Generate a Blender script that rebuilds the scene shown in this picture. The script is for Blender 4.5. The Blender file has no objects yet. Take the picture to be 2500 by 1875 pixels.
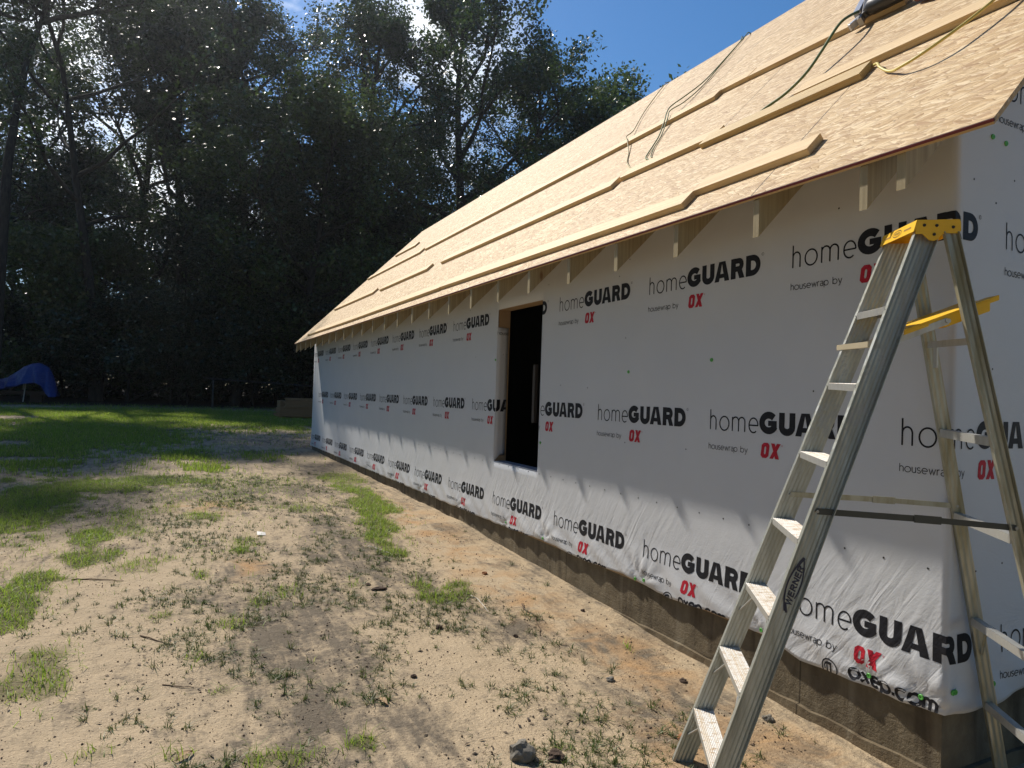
import bpy, bmesh, math, random
import numpy as np
from mathutils import Vector, Matrix, Quaternion
R = math.radians
sc = bpy.context.scene
COL = sc.collection

# ------------------------------------------------------------------ camera
YAW, PITCH, ROLL = R(26.8476), R(1.0239), R(1.9479)
CAM = Vector((-3.0859, -1.7953, 0.0))
fw = Vector((math.sin(YAW)*math.cos(PITCH), math.cos(YAW)*math.cos(PITCH), math.sin(PITCH)))
r0 = Vector((math.cos(YAW), -math.sin(YAW), 0)); u0 = r0.cross(fw)
rt = r0*math.cos(ROLL)+u0*math.sin(ROLL); upv = -r0*math.sin(ROLL)+u0*math.cos(ROLL)
cd = bpy.data.cameras.new('camera'); cam = bpy.data.objects.new('camera', cd); COL.objects.link(cam)
cd.sensor_width = 36; cd.lens = 23.825; cd.clip_start = .05; cd.clip_end = 600
m = Matrix.Identity(4)
for i in range(3): m[i][0] = rt[i]; m[i][1] = upv[i]; m[i][2] = -fw[i]; m[i][3] = CAM[i]
cam.matrix_world = m
sc.camera = cam

# ------------------------------------------------------------------ light
SUN_EL, SUN_AZ = R(47.3), R(16.6)          # azimuth measured to the left (west) of +Y
sdir = Vector((-math.sin(SUN_AZ)*math.cos(SUN_EL), math.cos(SUN_AZ)*math.cos(SUN_EL), math.sin(SUN_EL)))
sl = bpy.data.lights.new('sun', 'SUN'); sl.energy = 5.0; sl.angle = R(1.0); sl.color = (1, .93, .82)
so = bpy.data.objects.new('sun', sl); COL.objects.link(so); so.rotation_mode = 'QUATERNION'
so.rotation_quaternion = sdir.to_track_quat('Z', 'Y'); so.location = (-10, 30, 40)
world = bpy.data.worlds.new('World'); sc.world = world; world.use_nodes = True
wn, wl = world.node_tree.nodes, world.node_tree.links
for n in list(wn): wn.remove(n)
wo = wn.new('ShaderNodeOutputWorld'); bg = wn.new('ShaderNodeBackground'); sky = wn.new('ShaderNodeTexSky')
sky.sky_type = 'NISHITA'; sky.sun_disc = False; sky.sun_elevation = SUN_EL; sky.sun_rotation = -SUN_AZ
sky.air_density = 1.0; sky.dust_density = .4; sky.ozone_density = 3.0
bg.inputs['Strength'].default_value = .1
tc = wn.new('ShaderNodeTexCoord')
mp = wn.new('ShaderNodeMapping'); mp.inputs['Scale'].default_value = (1, 1, 2.2); wl.new(tc.outputs['Generated'], mp.inputs[0])
nz = wn.new('ShaderNodeTexNoise'); nz.inputs['Scale'].default_value = 3.2; nz.inputs['Detail'].default_value = 7; nz.inputs['Roughness'].default_value = .58
wl.new(mp.outputs[0], nz.inputs['Vector'])
rmp = wn.new('ShaderNodeMapRange'); rmp.inputs['From Min'].default_value = .46; rmp.inputs['From Max'].default_value = .6
wl.new(nz.outputs['Fac'], rmp.inputs['Value'])
dt = wn.new('ShaderNodeVectorMath'); dt.operation = 'DOT_PRODUCT'; dt.inputs[1].default_value = Vector((.09, .9, .40)).normalized()
wl.new(tc.outputs['Generated'], dt.inputs[0])
rm2 = wn.new('ShaderNodeMapRange'); rm2.inputs['From Min'].default_value = .935; rm2.inputs['From Max'].default_value = .975
wl.new(dt.outputs['Value'], rm2.inputs['Value'])
mu = wn.new('ShaderNodeMath'); mu.operation = 'MULTIPLY'; wl.new(rmp.outputs[0], mu.inputs[0]); wl.new(rm2.outputs[0], mu.inputs[1])
hs = wn.new('ShaderNodeHueSaturation'); hs.inputs['Saturation'].default_value = 1.28; hs.inputs['Value'].default_value = 1.12; wl.new(sky.outputs[0], hs.inputs['Color'])
mx = wn.new('ShaderNodeMix'); mx.data_type = 'RGBA'; mx.inputs[7].default_value = (11, 11.5, 12, 1)
wl.new(mu.outputs[0], mx.inputs[0]); wl.new(hs.outputs[0], mx.inputs[6]); wl.new(mx.outputs[2], bg.inputs[0]); wl.new(bg.outputs[0], wo.inputs[0])
sc.view_settings.view_transform = 'Standard'; sc.view_settings.look = 'None'; sc.view_settings.gamma = 1; sc.view_settings.use_curve_mapping = False
sc.view_settings.exposure = 0.18

# ------------------------------------------------------------------ helpers
def tag(o, label=None, cat=None, group=None, kind=None):
    if label: o['label'] = label
    if cat: o['category'] = cat
    if group: o['group'] = group
    if kind: o['kind'] = kind
    return o
def wm(o):
    mt = o.matrix_basis.copy()
    if o.parent: mt = wm(o.parent) @ o.matrix_parent_inverse @ mt
    return mt
def adopt(o, p, keep=True):
    o.parent = p
    if keep: o.matrix_parent_inverse = wm(p).inverted()
def empty(name, loc, mat=None):
    o = bpy.data.objects.new(name, None); COL.objects.link(o); o.empty_display_size = .1
    if mat is not None: o.matrix_basis = mat
    else: o.location = loc
    return o
def link_mesh(name, me, mats, parent=None, keep=True, smooth=False):
    for mt in (mats if isinstance(mats, (list, tuple)) else [mats]): me.materials.append(mt)
    if smooth: me.polygons.foreach_set('use_smooth', [True]*len(me.polygons))
    o = bpy.data.objects.new(name, me); COL.objects.link(o)
    if parent: adopt(o, parent, keep)
    return o
class MB:
    def __init__(s): s.v = []; s.f = []; s.m = []
    def add(s, vs, fs, mi=0):
        b = len(s.v); s.v += [tuple(v) for v in vs]; s.f += [tuple(b+i for i in f) for f in fs]; s.m += [mi]*len(fs)
    def box(s, lo, hi, mi=0, mat=None):
        x0, y0, z0 = lo; x1, y1, z1 = hi
        vs = [(x0,y0,z0),(x1,y0,z0),(x1,y1,z0),(x0,y1,z0),(x0,y0,z1),(x1,y0,z1),(x1,y1,z1),(x0,y1,z1)]
        if mat is not None: vs = [mat @ Vector(v) for v in vs]
        s.add(vs, [(0,3,2,1),(4,5,6,7),(0,1,5,4),(1,2,6,5),(2,3,7,6),(3,0,4,7)], mi)
    def tube(s, pts, rad, n=8, mi=0, cap=True):
        pts = [Vector(p) for p in pts]
        if not isinstance(rad, (list, tuple)): rad = [rad]*len(pts)
        rings = []; b = len(s.v); prev = None
        for i, p in enumerate(pts):
            t = (pts[min(i+1, len(pts)-1)]-pts[max(i-1, 0)]).normalized()
            if prev is None: a = t.orthogonal().normalized()
            else: a = (prev - t*prev.dot(t)).normalized()
            prev = a; c = t.cross(a)
            for k in range(n):
                g = 2*math.pi*k/n; s.v.append(tuple(p+(a*math.cos(g)+c*math.sin(g))*rad[i]))
        for i in range(len(pts)-1):
            for k in range(n):
                s.f.append((b+i*n+k, b+i*n+(k+1) % n, b+(i+1)*n+(k+1) % n, b+(i+1)*n+k)); s.m.append(mi)
        if cap:
            s.f.append(tuple(b+k for k in reversed(range(n)))); s.m.append(mi)
            s.f.append(tuple(b+(len(pts)-1)*n+k for k in range(n))); s.m.append(mi)
    def prism(s, poly, ax, lo, hi, mi=0):
        # poly: 2D loop, extruded on axis ax
        def p3(p, h):
            q = list(p); q.insert(ax, h); return q
        n = len(poly)
        s.add([p3(p, lo) for p in poly]+[p3(p, hi) for p in poly],
              [tuple(reversed(range(n))), tuple(range(n, 2*n))]+[(i, (i+1) % n, n+(i+1) % n, n+i) for i in range(n)], mi)
    def mesh(s, name):
        me = bpy.data.meshes.new(name); me.from_pydata(s.v, [], s.f)
        me.polygons.foreach_set('material_index', s.m); me.update()
        bm = bmesh.new(); bm.from_mesh(me); bmesh.ops.recalc_face_normals(bm, faces=bm.faces); bm.to_mesh(me); bm.free()
        return me
    def build(s, name, mats, parent=None, keep=True, smooth=False, bevel=0):
        me = s.mesh(name)
        if bevel:
            bm = bmesh.new(); bm.from_mesh(me)
            bmesh.ops.bevel(bm, geom=bm.edges[:], offset=bevel, segments=2, affect='EDGES', profile=.6); bm.to_mesh(me); bm.free()
        return link_mesh(name, me, mats, parent, keep, smooth)
def np_mesh(name, V, F, smooth=False):
    me = bpy.data.meshes.new(name); V = np.asarray(V, np.float32); F = np.asarray(F, np.int32)
    k = F.shape[1]; me.vertices.add(len(V)); me.vertices.foreach_set('co', V.ravel())
    me.loops.add(F.size); me.loops.foreach_set('vertex_index', F.ravel())
    me.polygons.add(len(F)); me.polygons.foreach_set('loop_start', np.arange(0, F.size, k, dtype=np.int32))
    try: me.polygons.foreach_set('loop_total', np.full(len(F), k, np.int32))
    except Exception: pass
    if smooth: me.polygons.foreach_set('use_smooth', np.ones(len(F), bool))
    me.update(calc_edges=True); me.validate(); return me
_perm = np.random.RandomState(7).permutation(512)
_val = np.random.RandomState(8).rand(512)
def vnoise(x, y, seed=0):
    x = np.asarray(x, float); y = np.asarray(y, float)
    xi = np.floor(x).astype(int); yi = np.floor(y).astype(int); fx = x-xi; fy = y-yi
    fx = fx*fx*(3-2*fx); fy = fy*fy*(3-2*fy)
    def h(a, b): return _val[_perm[(_perm[(a+seed*57) % 512]+b) % 512]]
    return (h(xi, yi)*(1-fx)+h(xi+1, yi)*fx)*(1-fy)+(h(xi, yi+1)*(1-fx)+h(xi+1, yi+1)*fx)*fy
def fbm(x, y, seed=0, o=4, g=.5):
    s = 0; a = 1; t = 0
    for i in range(o): s = s+a*vnoise(x*2**i, y*2**i, seed+i); t += a; a *= g
    return s/t

# ------------------------------------------------------------------ materials
class NT:
    def __init__(s, name):
        s.mat = bpy.data.materials.new(name); s.mat.use_nodes = True; s.n = s.mat.node_tree.nodes; s.l = s.mat.node_tree.links
        s.bsdf = s.n['Principled BSDF']; s.out = s.n['Material Output']; s._tc = None
    def put(s, sock, v):
        if isinstance(v, bpy.types.NodeSocket): s.l.new(v, sock)
        elif v is not None:
            if isinstance(v, (tuple, list)) and len(v) == 3 and sock.type == 'RGBA': v = (*v, 1)
            sock.default_value = v
    def P(s, **k):
        nm = {'color': 'Base Color', 'rough': 'Roughness', 'metal': 'Metallic', 'spec': 'Specular IOR Level', 'normal': 'Normal', 'sub': 'Subsurface Weight', 'coat': 'Coat Weight', 'sheen': 'Sheen Weight'}
        for a, v in k.items(): s.put(s.bsdf.inputs[nm[a]], v)
    def tc(s, w='Object'):
        if s._tc is None: s._tc = s.n.new('ShaderNodeTexCoord')
        return s._tc.outputs[w]
    def map(s, vec, scale=(1, 1, 1), rot=(0, 0, 0), loc=(0, 0, 0)):
        m = s.n.new('ShaderNodeMapping'); s.l.new(vec, m.inputs[0]); m.inputs['Scale'].default_value = scale; m.inputs['Rotation'].default_value = rot; m.inputs['Location'].default_value = loc; return m.outputs[0]
    def noise(s, vec, scale, detail=3, rough=.5, dist=0, w='Fac'):
        m = s.n.new('ShaderNodeTexNoise'); s.l.new(vec, m.inputs['Vector']); m.inputs['Scale'].default_value = scale; m.inputs['Detail'].default_value = detail; m.inputs['Roughness'].default_value = rough; m.inputs['Distortion'].default_value = dist; return m.outputs[w]
    def vor(s, vec, scale, feat='F1', rnd=1, w='Color'):
        m = s.n.new('ShaderNodeTexVoronoi'); m.feature = feat; s.l.new(vec, m.inputs['Vector']); m.inputs['Scale'].default_value = scale; m.inputs['Randomness'].default_value = rnd; return m.outputs[w]
    def ramp(s, fac, stops, interp='LINEAR'):
        m = s.n.new('ShaderNodeValToRGB'); s.put(m.inputs[0], fac); e = m.color_ramp.elements; m.color_ramp.interpolation = interp
        while len(e) < len(stops): e.new(.5)
        for q, (p, c) in zip(e, stops): q.position = p; q.color = (*c, 1) if len(c) == 3 else c
        return m.outputs[0]
    def mr(s, v, a, b, c=0, d=1):
        m = s.n.new('ShaderNodeMapRange'); s.put(m.inputs['Value'], v); m.inputs['From Min'].default_value = a; m.inputs['From Max'].default_value = b; m.inputs['To Min'].default_value = c; m.inputs['To Max'].default_value = d; return m.outputs[0]
    def mix(s, f, a, b, t='MIX'):
        m = s.n.new('ShaderNodeMix'); m.data_type = 'RGBA'; m.blend_type = t; s.put(m.inputs[0], f); s.put(m.inputs[6], a); s.put(m.inputs[7], b); return m.outputs[2]
    def math(s, op, a, b=None):
        m = s.n.new('ShaderNodeMath'); m.operation = op; s.put(m.inputs[0], a)
        if b is not None: s.put(m.inputs[1], b)
        return m.outputs[0]
    def sep(s, v):
        m = s.n.new('ShaderNodeSeparateXYZ'); s.l.new(v, m.inputs[0]); return m.outputs
    def attr(s, name, w='Color'):
        m = s.n.new('ShaderNodeAttribute'); m.attribute_name = name; return m.outputs[w]
    def isl(s):
        return s.n.new('ShaderNodeNewGeometry').outputs['Random Per Island']
    def bump(s, h, st=.5, dist=.01, nrm=None):
        m = s.n.new('ShaderNodeBump'); s.put(m.inputs['Height'], h); m.inputs['Strength'].default_value = st; m.inputs['Distance'].default_value = dist
        if nrm is not None: s.put(m.inputs['Normal'], nrm)
        return m.outputs[0]

def simple(name, col, rough=.6, metal=0, spec=.5, var=.15, scale=8, bump=0):
    t = NT(name); n = t.noise(t.tc(), scale, 4, .6)
    c = t.mix(n, tuple(x*(1-var) for x in col), tuple(min(1, x*(1+var)) for x in col))
    t.P(color=c, rough=rough, metal=metal, spec=spec)
    if bump: t.P(normal=t.bump(n, bump, .01))
    return t.mat

def osb_material():
    t = NT('osb_sheathing'); v = t.tc()
    def layer(rot, sc_, off):
        # flakes: voronoi cells stretched along the board, slightly bent by noise
        w = t.noise(t.map(v, (3, 3, 3), (0, 0, 0), (off, 0, 0)), 1.6, 2, .5, 0, 'Color')
        vm = t.n.new('ShaderNodeVectorMath'); vm.operation = 'MULTIPLY_ADD'; t.l.new(w, vm.inputs[0]); vm.inputs[1].default_value = (.05, .05, 0); t.l.new(v, vm.inputs[2])
        q = t.map(t.map(vm.outputs[0], (1, 1, 1), (0, 0, rot), (off, off*.7, 0)), (sc_, sc_*.2, 1))
        return t.vor(q, 1.0, 'F1', 1, 'Color'), t.vor(q, 1.0, 'DISTANCE_TO_EDGE', 1, 'Distance')
    a, ea = layer(R(8), 60, 0); b, eb = layer(R(-19), 46, 3.1); c, ec = layer(R(25), 66, 7.7)
    sa, sb, scx = t.sep(a), t.sep(b), t.sep(c)
    stops = [(0, (.34, .195, .08)), (.15, (.48, .315, .14)), (.4, (.61, .435, .225)), (.65, (.74, .55, .305)), (.88, (.90, .73, .47)), (1, (.38, .22, .10))]
    ca, cb, cc = t.ramp(sa[0], stops), t.ramp(sb[0], stops), t.ramp(scx[0], stops)
    mk = t.math('GREATER_THAN', sb[1], .58); mk2 = t.math('GREATER_THAN', scx[1], .72)
    col = t.mix(mk2, t.mix(mk, ca, cb), cc)
    e = t.mix(mk2, t.mix(mk, ea, eb), ec)
    col = t.mix(t.mr(e, 0, .09, .5, 0), col, (.25, .15, .07))
    g = t.noise(t.map(v, (160, 14, 1)), 1, 3, .6)
    col = t.mix(t.mr(g, .35, .7, .22, 0), col, (.42, .27, .13))
    big = t.noise(v, .9, 3, .5)
    col = t.mix(t.mr(big, .35, .75, 0, .25), col, (.60, .42, .22))
    # joints between the 1.22 m x 2.44 m sheets, staggered row by row
    x, y, z = t.sep(v)
    row = t.math('FLOOR', t.math('DIVIDE', x, 1.2192))
    fx = t.math('FRACT', t.math('DIVIDE', x, 1.2192)); fx = t.math('MINIMUM', fx, t.math('SUBTRACT', 1.0, fx))
    yy = t.math('ADD', t.math('DIVIDE', t.math('SUBTRACT', y, .745), 2.4384), t.math('MULTIPLY', row, .5))
    fy = t.math('FRACT', yy); fy = t.math('MINIMUM', fy, t.math('SUBTRACT', 1.0, fy))
    j = t.math('MINIMUM', t.math('MULTIPLY', fx, 1.2192), t.math('MULTIPLY', fy, 2.4384))
    jn = t.math('ADD', j, t.mr(t.noise(v, 14, 2), .3, .7, -.001, .0015))
    jm = t.mr(jn, .0022, .0055, 1, 0)
    wn_ = t.n.new('ShaderNodeTexWhiteNoise'); wn_.noise_dimensions = '2D'; cb_ = t.n.new('ShaderNodeCombineXYZ'); t.l.new(row, cb_.inputs[0]); t.l.new(t.math('FLOOR', yy), cb_.inputs[1]); t.l.new(cb_.outputs[0], wn_.inputs['Vector'])
    col = t.mix(t.math('MULTIPLY', wn_.outputs['Value'], .30), col, (.46, .31, .17))
    col = t.mix(t.math('MULTIPLY', jm, .95), col, (.06, .04, .025))
    ny = t.math('FRACT', t.math('DIVIDE', t.math('SUBTRACT', y, -.1800), .6096)); ny = t.math('MULTIPLY', t.math('ABSOLUTE', t.math('SUBTRACT', ny, .5)), .6096)
    nx_ = t.math('FRACT', t.math('DIVIDE', x, .203)); nx_ = t.math('MULTIPLY', t.math('ABSOLUTE', t.math('SUBTRACT', nx_, .5)), .203)
    nd = t.math('SQRT', t.math('ADD', t.math('MULTIPLY', ny, ny), t.math('MULTIPLY', nx_, nx_))); col = t.mix(t.mr(nd, .0035, .005, .8, 0), col, (.08, .06, .05))
    h = t.math('ADD', t.mr(e, 0, .12, 0, 1), t.math('MULTIPLY', g, .5)); h = t.math('SUBTRACT', h, t.math('MULTIPLY', jm, 3))
    t.P(color=col, rough=.62, spec=.35, normal=t.bump(h, .55, .003))
    return t.mat

def lumber_material(name, base, dark, rough=.6, axis=1):
    t = NT(name); v = t.tc(); oi = t.n.new('ShaderNodeObjectInfo').outputs['Random']
    s = [55, 55, 55]; s[axis] = 1.1
    vm = t.n.new('ShaderNodeVectorMath'); vm.operation = 'ADD'; t.l.new(v, vm.inputs[0]); t.l.new(t.math('MULTIPLY', oi, 9.0), vm.inputs[1])
    g = t.noise(t.map(vm.outputs[0], tuple(s)), 1, 4, .6, .6)
    g2 = t.noise(vm.outputs[0], 5, 2)
    col = t.mix(t.mr(g, .3, .72), base, dark)
    col = t.mix(t.mr(g2, .4, .7, 0, .35), col, tuple(x*.75 for x in base))
    kn = t.vor(t.map(vm.outputs[0], tuple(3.2 if i != axis else 1.3 for i in range(3))), 1.0, 'F1', 1, 'Distance')
    col = t.mix(t.mr(kn, .03, .075, .8, 0), col, (.16, .07, .03))
    t.P(color=col, rough=rough, spec=.3, normal=t.bump(g, .25, .003)); return t.mat

def wrap_bump(t):
    v = t.tc(); x, y, z = t.sep(v)
    low = t.mr(z, -.95, -.62, 1, 0)                                    # the sheet hangs loose towards its bottom edge
    fine = t.noise(t.map(v, (60, 60, 190)), 1, 2, .5)
    dim = t.noise(t.map(v, (1, 20, 30), (R(-15), 0, 0)), 1, 3, .55, 1.0)
    diag = t.noise(t.map(t.map(v, (1, 1, 1), (R(-32), 0, 0)), (4, 15, 2.4)), 1, 3, .5, 1.3)
    soft = t.noise(t.map(v, (1, 1.5, 1.1)), 1.7, 2, .5, .4)
    h = t.math('MULTIPLY', fine, .05)
    h = t.math('ADD', h, t.math('MULTIPLY', soft, 1.1))
    h = t.math('ADD', h, t.math('MULTIPLY', t.math('MULTIPLY', dim, low), .16))
    side = t.mr(x, .1, .3, 0, .55)                                     # gable sheet is slacker
    lw = t.math('MAXIMUM', low, side)
    h = t.math('ADD', h, t.math('MULTIPLY', t.math('MULTIPLY', t.math('MULTIPLY', diag, lw), t.mr(t.noise(v, .9, 2), .3, .6)), 1.0))
    return t.bump(h, .55, .012)
def wrap_material():
    t = NT('housewrap_white'); v = t.tc()
    n = t.noise(v, 2.2, 4, .6); x, y, z = t.sep(v)
    dirt = t.math('MULTIPLY', t.mr(z, -1.34, -1.1, .22, 0), t.noise(v, 7, 4, .7))
    col = t.mix(n, (.56, .575, .61), (.64, .645, .66)); col = t.mix(dirt, col, (.42, .35, .26))
    t.P(color=col, rough=.5, spec=.35, normal=wrap_bump(t)); return t.mat
def print_material(name, col):
    t = NT(name); n = t.noise(t.map(t.tc(), (1, 30, 90)), 1, 2)
    t.P(color=t.mix(t.mr(n, .3, .75, 0, .5), col, tuple(min(1, c*1.6+.01) for c in col)), rough=.55, spec=.15, normal=wrap_bump(t)); return t.mat

def concrete_material():
    t = NT('damp_concrete'); v = t.tc(); x, y, z = t.sep(v)
    n = t.noise(v, 5, 5, .65); f = t.noise(v, 120, 3, .6); st = t.noise(t.map(v, (4, 5, .7)), 1.3, 3, .6, .5)
    col = t.ramp(n, [(.25, (.085, .066, .042)), (.5, (.15, .12, .078)), (.75, (.22, .18, .12))])
    col = t.mix(t.mr(st, .5, .68, 0, .75), col, (.055, .04, .026))
    col = t.mix(t.mr(t.math('ADD', z, t.math('MULTIPLY', n, .12)), -1.66, -1.52, .55, 0), col, (.22, .15, .08))
    for yj in (.78, 3.2, 5.65, 8.1, 10.5): col = t.mix(t.mr(t.math('ABSOLUTE', t.math('SUBTRACT', t.math('ADD', y, t.math('MULTIPLY', n, .012)), yj)), .002, .006, .8, 0), col, (.03, .022, .015))
    col = t.mix(t.math('MULTIPLY', t.mr(t.noise(t.map(v, (5, 7, .5)), 1.1, 2, .5), .6, .7), .4), col, (.30, .26, .19))
    b = t.math('ADD', t.math('MULTIPLY', f, .8), t.math('MULTIPLY', t.noise(v, 28, 3, .6), 1.2))
    bd = t.noise(t.map(v, (2, 2, 60)), 1, 2)
    b = t.math('ADD', b, t.math('MULTIPLY', bd, .5))
    t.P(color=col, rough=.8, spec=.25, normal=t.bump(b, .8, .006)); return t.mat

def ground_material():
    t = NT('sandy_soil'); v = t.tc()
    msk = t.attr('mask'); lawn, damp, orange = t.sep(msk)
    w = t.noise(t.map(v, (1, .55, 1), (0, 0, R(-24))), 2.1, 5, .6, .9)
    n2 = t.noise(v, 9, 5, .65, .3); n3 = t.noise(v, 60, 4, .6); n4 = t.noise(v, 260, 2, .5)
    flow = t.noise(t.map(v, (9, 1.6, 1), (0, 0, R(-26))), 1.4, 5, .6, .7)
    sand = t.mix(n2, (.36, .275, .175), (.50, .395, .265))
    sand = t.mix(t.mr(n4, .4, .75, 0, .35), sand, (.56, .46, .34))
    dark = t.mix(n3, (.075, .062, .048), (.19, .16, .122))
    n5 = t.noise(v, 24, 4, .7, .5)
    f = t.math('ADD', t.math('MULTIPLY', w, .34), t.math('ADD', t.math('MULTIPLY', flow, .26), t.math('MULTIPLY', n2, .22)))
    f = t.math('ADD', f, t.math('MULTIPLY', n5, .18))
    f = t.math('ADD', f, t.math('MULTIPLY', t.math('SUBTRACT', damp, .5), .13))
    dm = t.mr(f, .472, .58, 0, .92)
    col = t.mix(dm, sand, dark)
    org = t.mix(n2, (.33, .18, .08), (.52, .36, .20))
    col = t.mix(t.math('MULTIPLY', orange, t.mr(t.noise(v, 3.4, 4, .6, .6), .42, .66)), col, org)
    specks = t.vor(v, 55, 'F1', 1, 'Distance'); sp2 = t.noise(v, 16, 3, .6)
    col = t.mix(t.math('MULTIPLY', t.mr(specks, .16, .26, 1, 0), t.mr(sp2, .44, .58, 0, .8)), col, (.07, .05, .035))
    soil = t.mix(n2, (.05, .06, .018), (.13, .115, .05))
    col = t.mix(t.math('MULTIPLY', lawn, t.mr(n3, .25, .6, .55, 1)), col, soil)
    x, y, z = t.sep(v)
    litter = t.mr(t.math('ADD', y, t.math('MULTIPLY', n2, 3)), 33.5, 36, 0, 1)
    col = t.mix(litter, col, t.mix(n3, (.035, .026, .018), (.085, .06, .038)))
    h = t.math('ADD', t.math('MULTIPLY', n3, .35), t.math('MULTIPLY', n4, .16))
    h = t.math('ADD', h, t.math('MULTIPLY', flow, .5)); h = t.math('ADD', h, t.math('MULTIPLY', n2, .8))
    t.P(color=col, rough=.92, spec=.15, normal=t.bump(h, .85, .028)); return t.mat

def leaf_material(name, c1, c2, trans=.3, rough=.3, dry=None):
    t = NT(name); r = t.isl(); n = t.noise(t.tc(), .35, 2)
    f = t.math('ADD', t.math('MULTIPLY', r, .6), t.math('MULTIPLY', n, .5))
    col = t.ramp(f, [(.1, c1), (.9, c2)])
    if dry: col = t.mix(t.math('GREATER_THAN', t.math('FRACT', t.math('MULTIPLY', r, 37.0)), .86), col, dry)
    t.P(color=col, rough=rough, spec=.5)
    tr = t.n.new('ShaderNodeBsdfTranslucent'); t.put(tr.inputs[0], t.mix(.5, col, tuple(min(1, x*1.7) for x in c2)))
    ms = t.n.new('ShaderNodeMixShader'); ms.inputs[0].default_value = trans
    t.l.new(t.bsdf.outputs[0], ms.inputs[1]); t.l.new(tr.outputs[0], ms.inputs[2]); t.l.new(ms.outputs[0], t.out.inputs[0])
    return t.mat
def bark_material():
    t = NT('dark_bark'); v = t.tc(); n = t.noise(t.map(v, (6, 6, 1.2)), 2, 4, .6)
    t.P(color=t.ramp(n, [(.3, (.014, .012, .010)), (.7, (.05, .043, .034))]), rough=.9, spec=.2, normal=t.bump(n, .8, .04)); return t.mat

def alu_material(name, base=(.46, .48, .45), dirt=(.22, .21, .14), amt=.6, patch=False):
    t = NT(name); v = t.tc(); n = t.noise(t.map(v, (14, 14, 2)), 1.5, 4, .6); f = t.noise(v, 70, 3, .6)
    d = t.mr(n, .38, .7, 0, amt)
    col = t.mix(d, base, dirt)
    met = t.math('SUBTRACT', .72, t.math('MULTIPLY', d, .7)); rg = t.math('ADD', .27, t.math('MULTIPLY', f, .28))
    if patch:
        x, y, z = t.sep(v)
        up_ = t.math('MULTIPLY', t.mr(z, 1.55, 1.66, 0, 1), t.mr(z, 2.1, 2.28, 1, 0))
        pn = t.math('MULTIPLY', t.mr(t.math('ADD', t.noise(v, 26, 5, .7), t.math('MULTIPLY', t.noise(v, 5, 2), .4)), .70, .75), up_)
        col = t.mix(pn, col, (.36, .38, .37)); met = t.math('MULTIPLY', met, t.math('SUBTRACT', 1.0, pn)); rg = t.math('ADD', rg, t.math('MULTIPLY', pn, .4))
    t.P(color=col, rough=rg, metal=met, normal=t.bump(f, .12, .002)); return t.mat
def tread_material():
    t = NT('muddy_tread'); v = t.tc(); n = t.noise(t.map(v, (3, 1, 1)), 26, 4, .7, .5); n2 = t.noise(v, 9, 3, .6)
    st = t.noise(t.map(v, (2, 160, 1)), 1, 2)
    d = t.math('ADD', t.mr(n, .52, .62, 0, .8), t.mr(n2, .5, .75, 0, .3)); d = t.math('MINIMUM', d, 1.0)
    col = t.mix(d, (.72, .71, .68), t.mix(n, (.50, .33, .14), (.30, .17, .07)))
    col = t.mix(t.mr(st, .5, .62, 0, .5), col, (.55, .42, .25))
    t.P(color=col, rough=.5, metal=.25, normal=t.bump(n, .4, .003)); return t.mat

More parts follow.
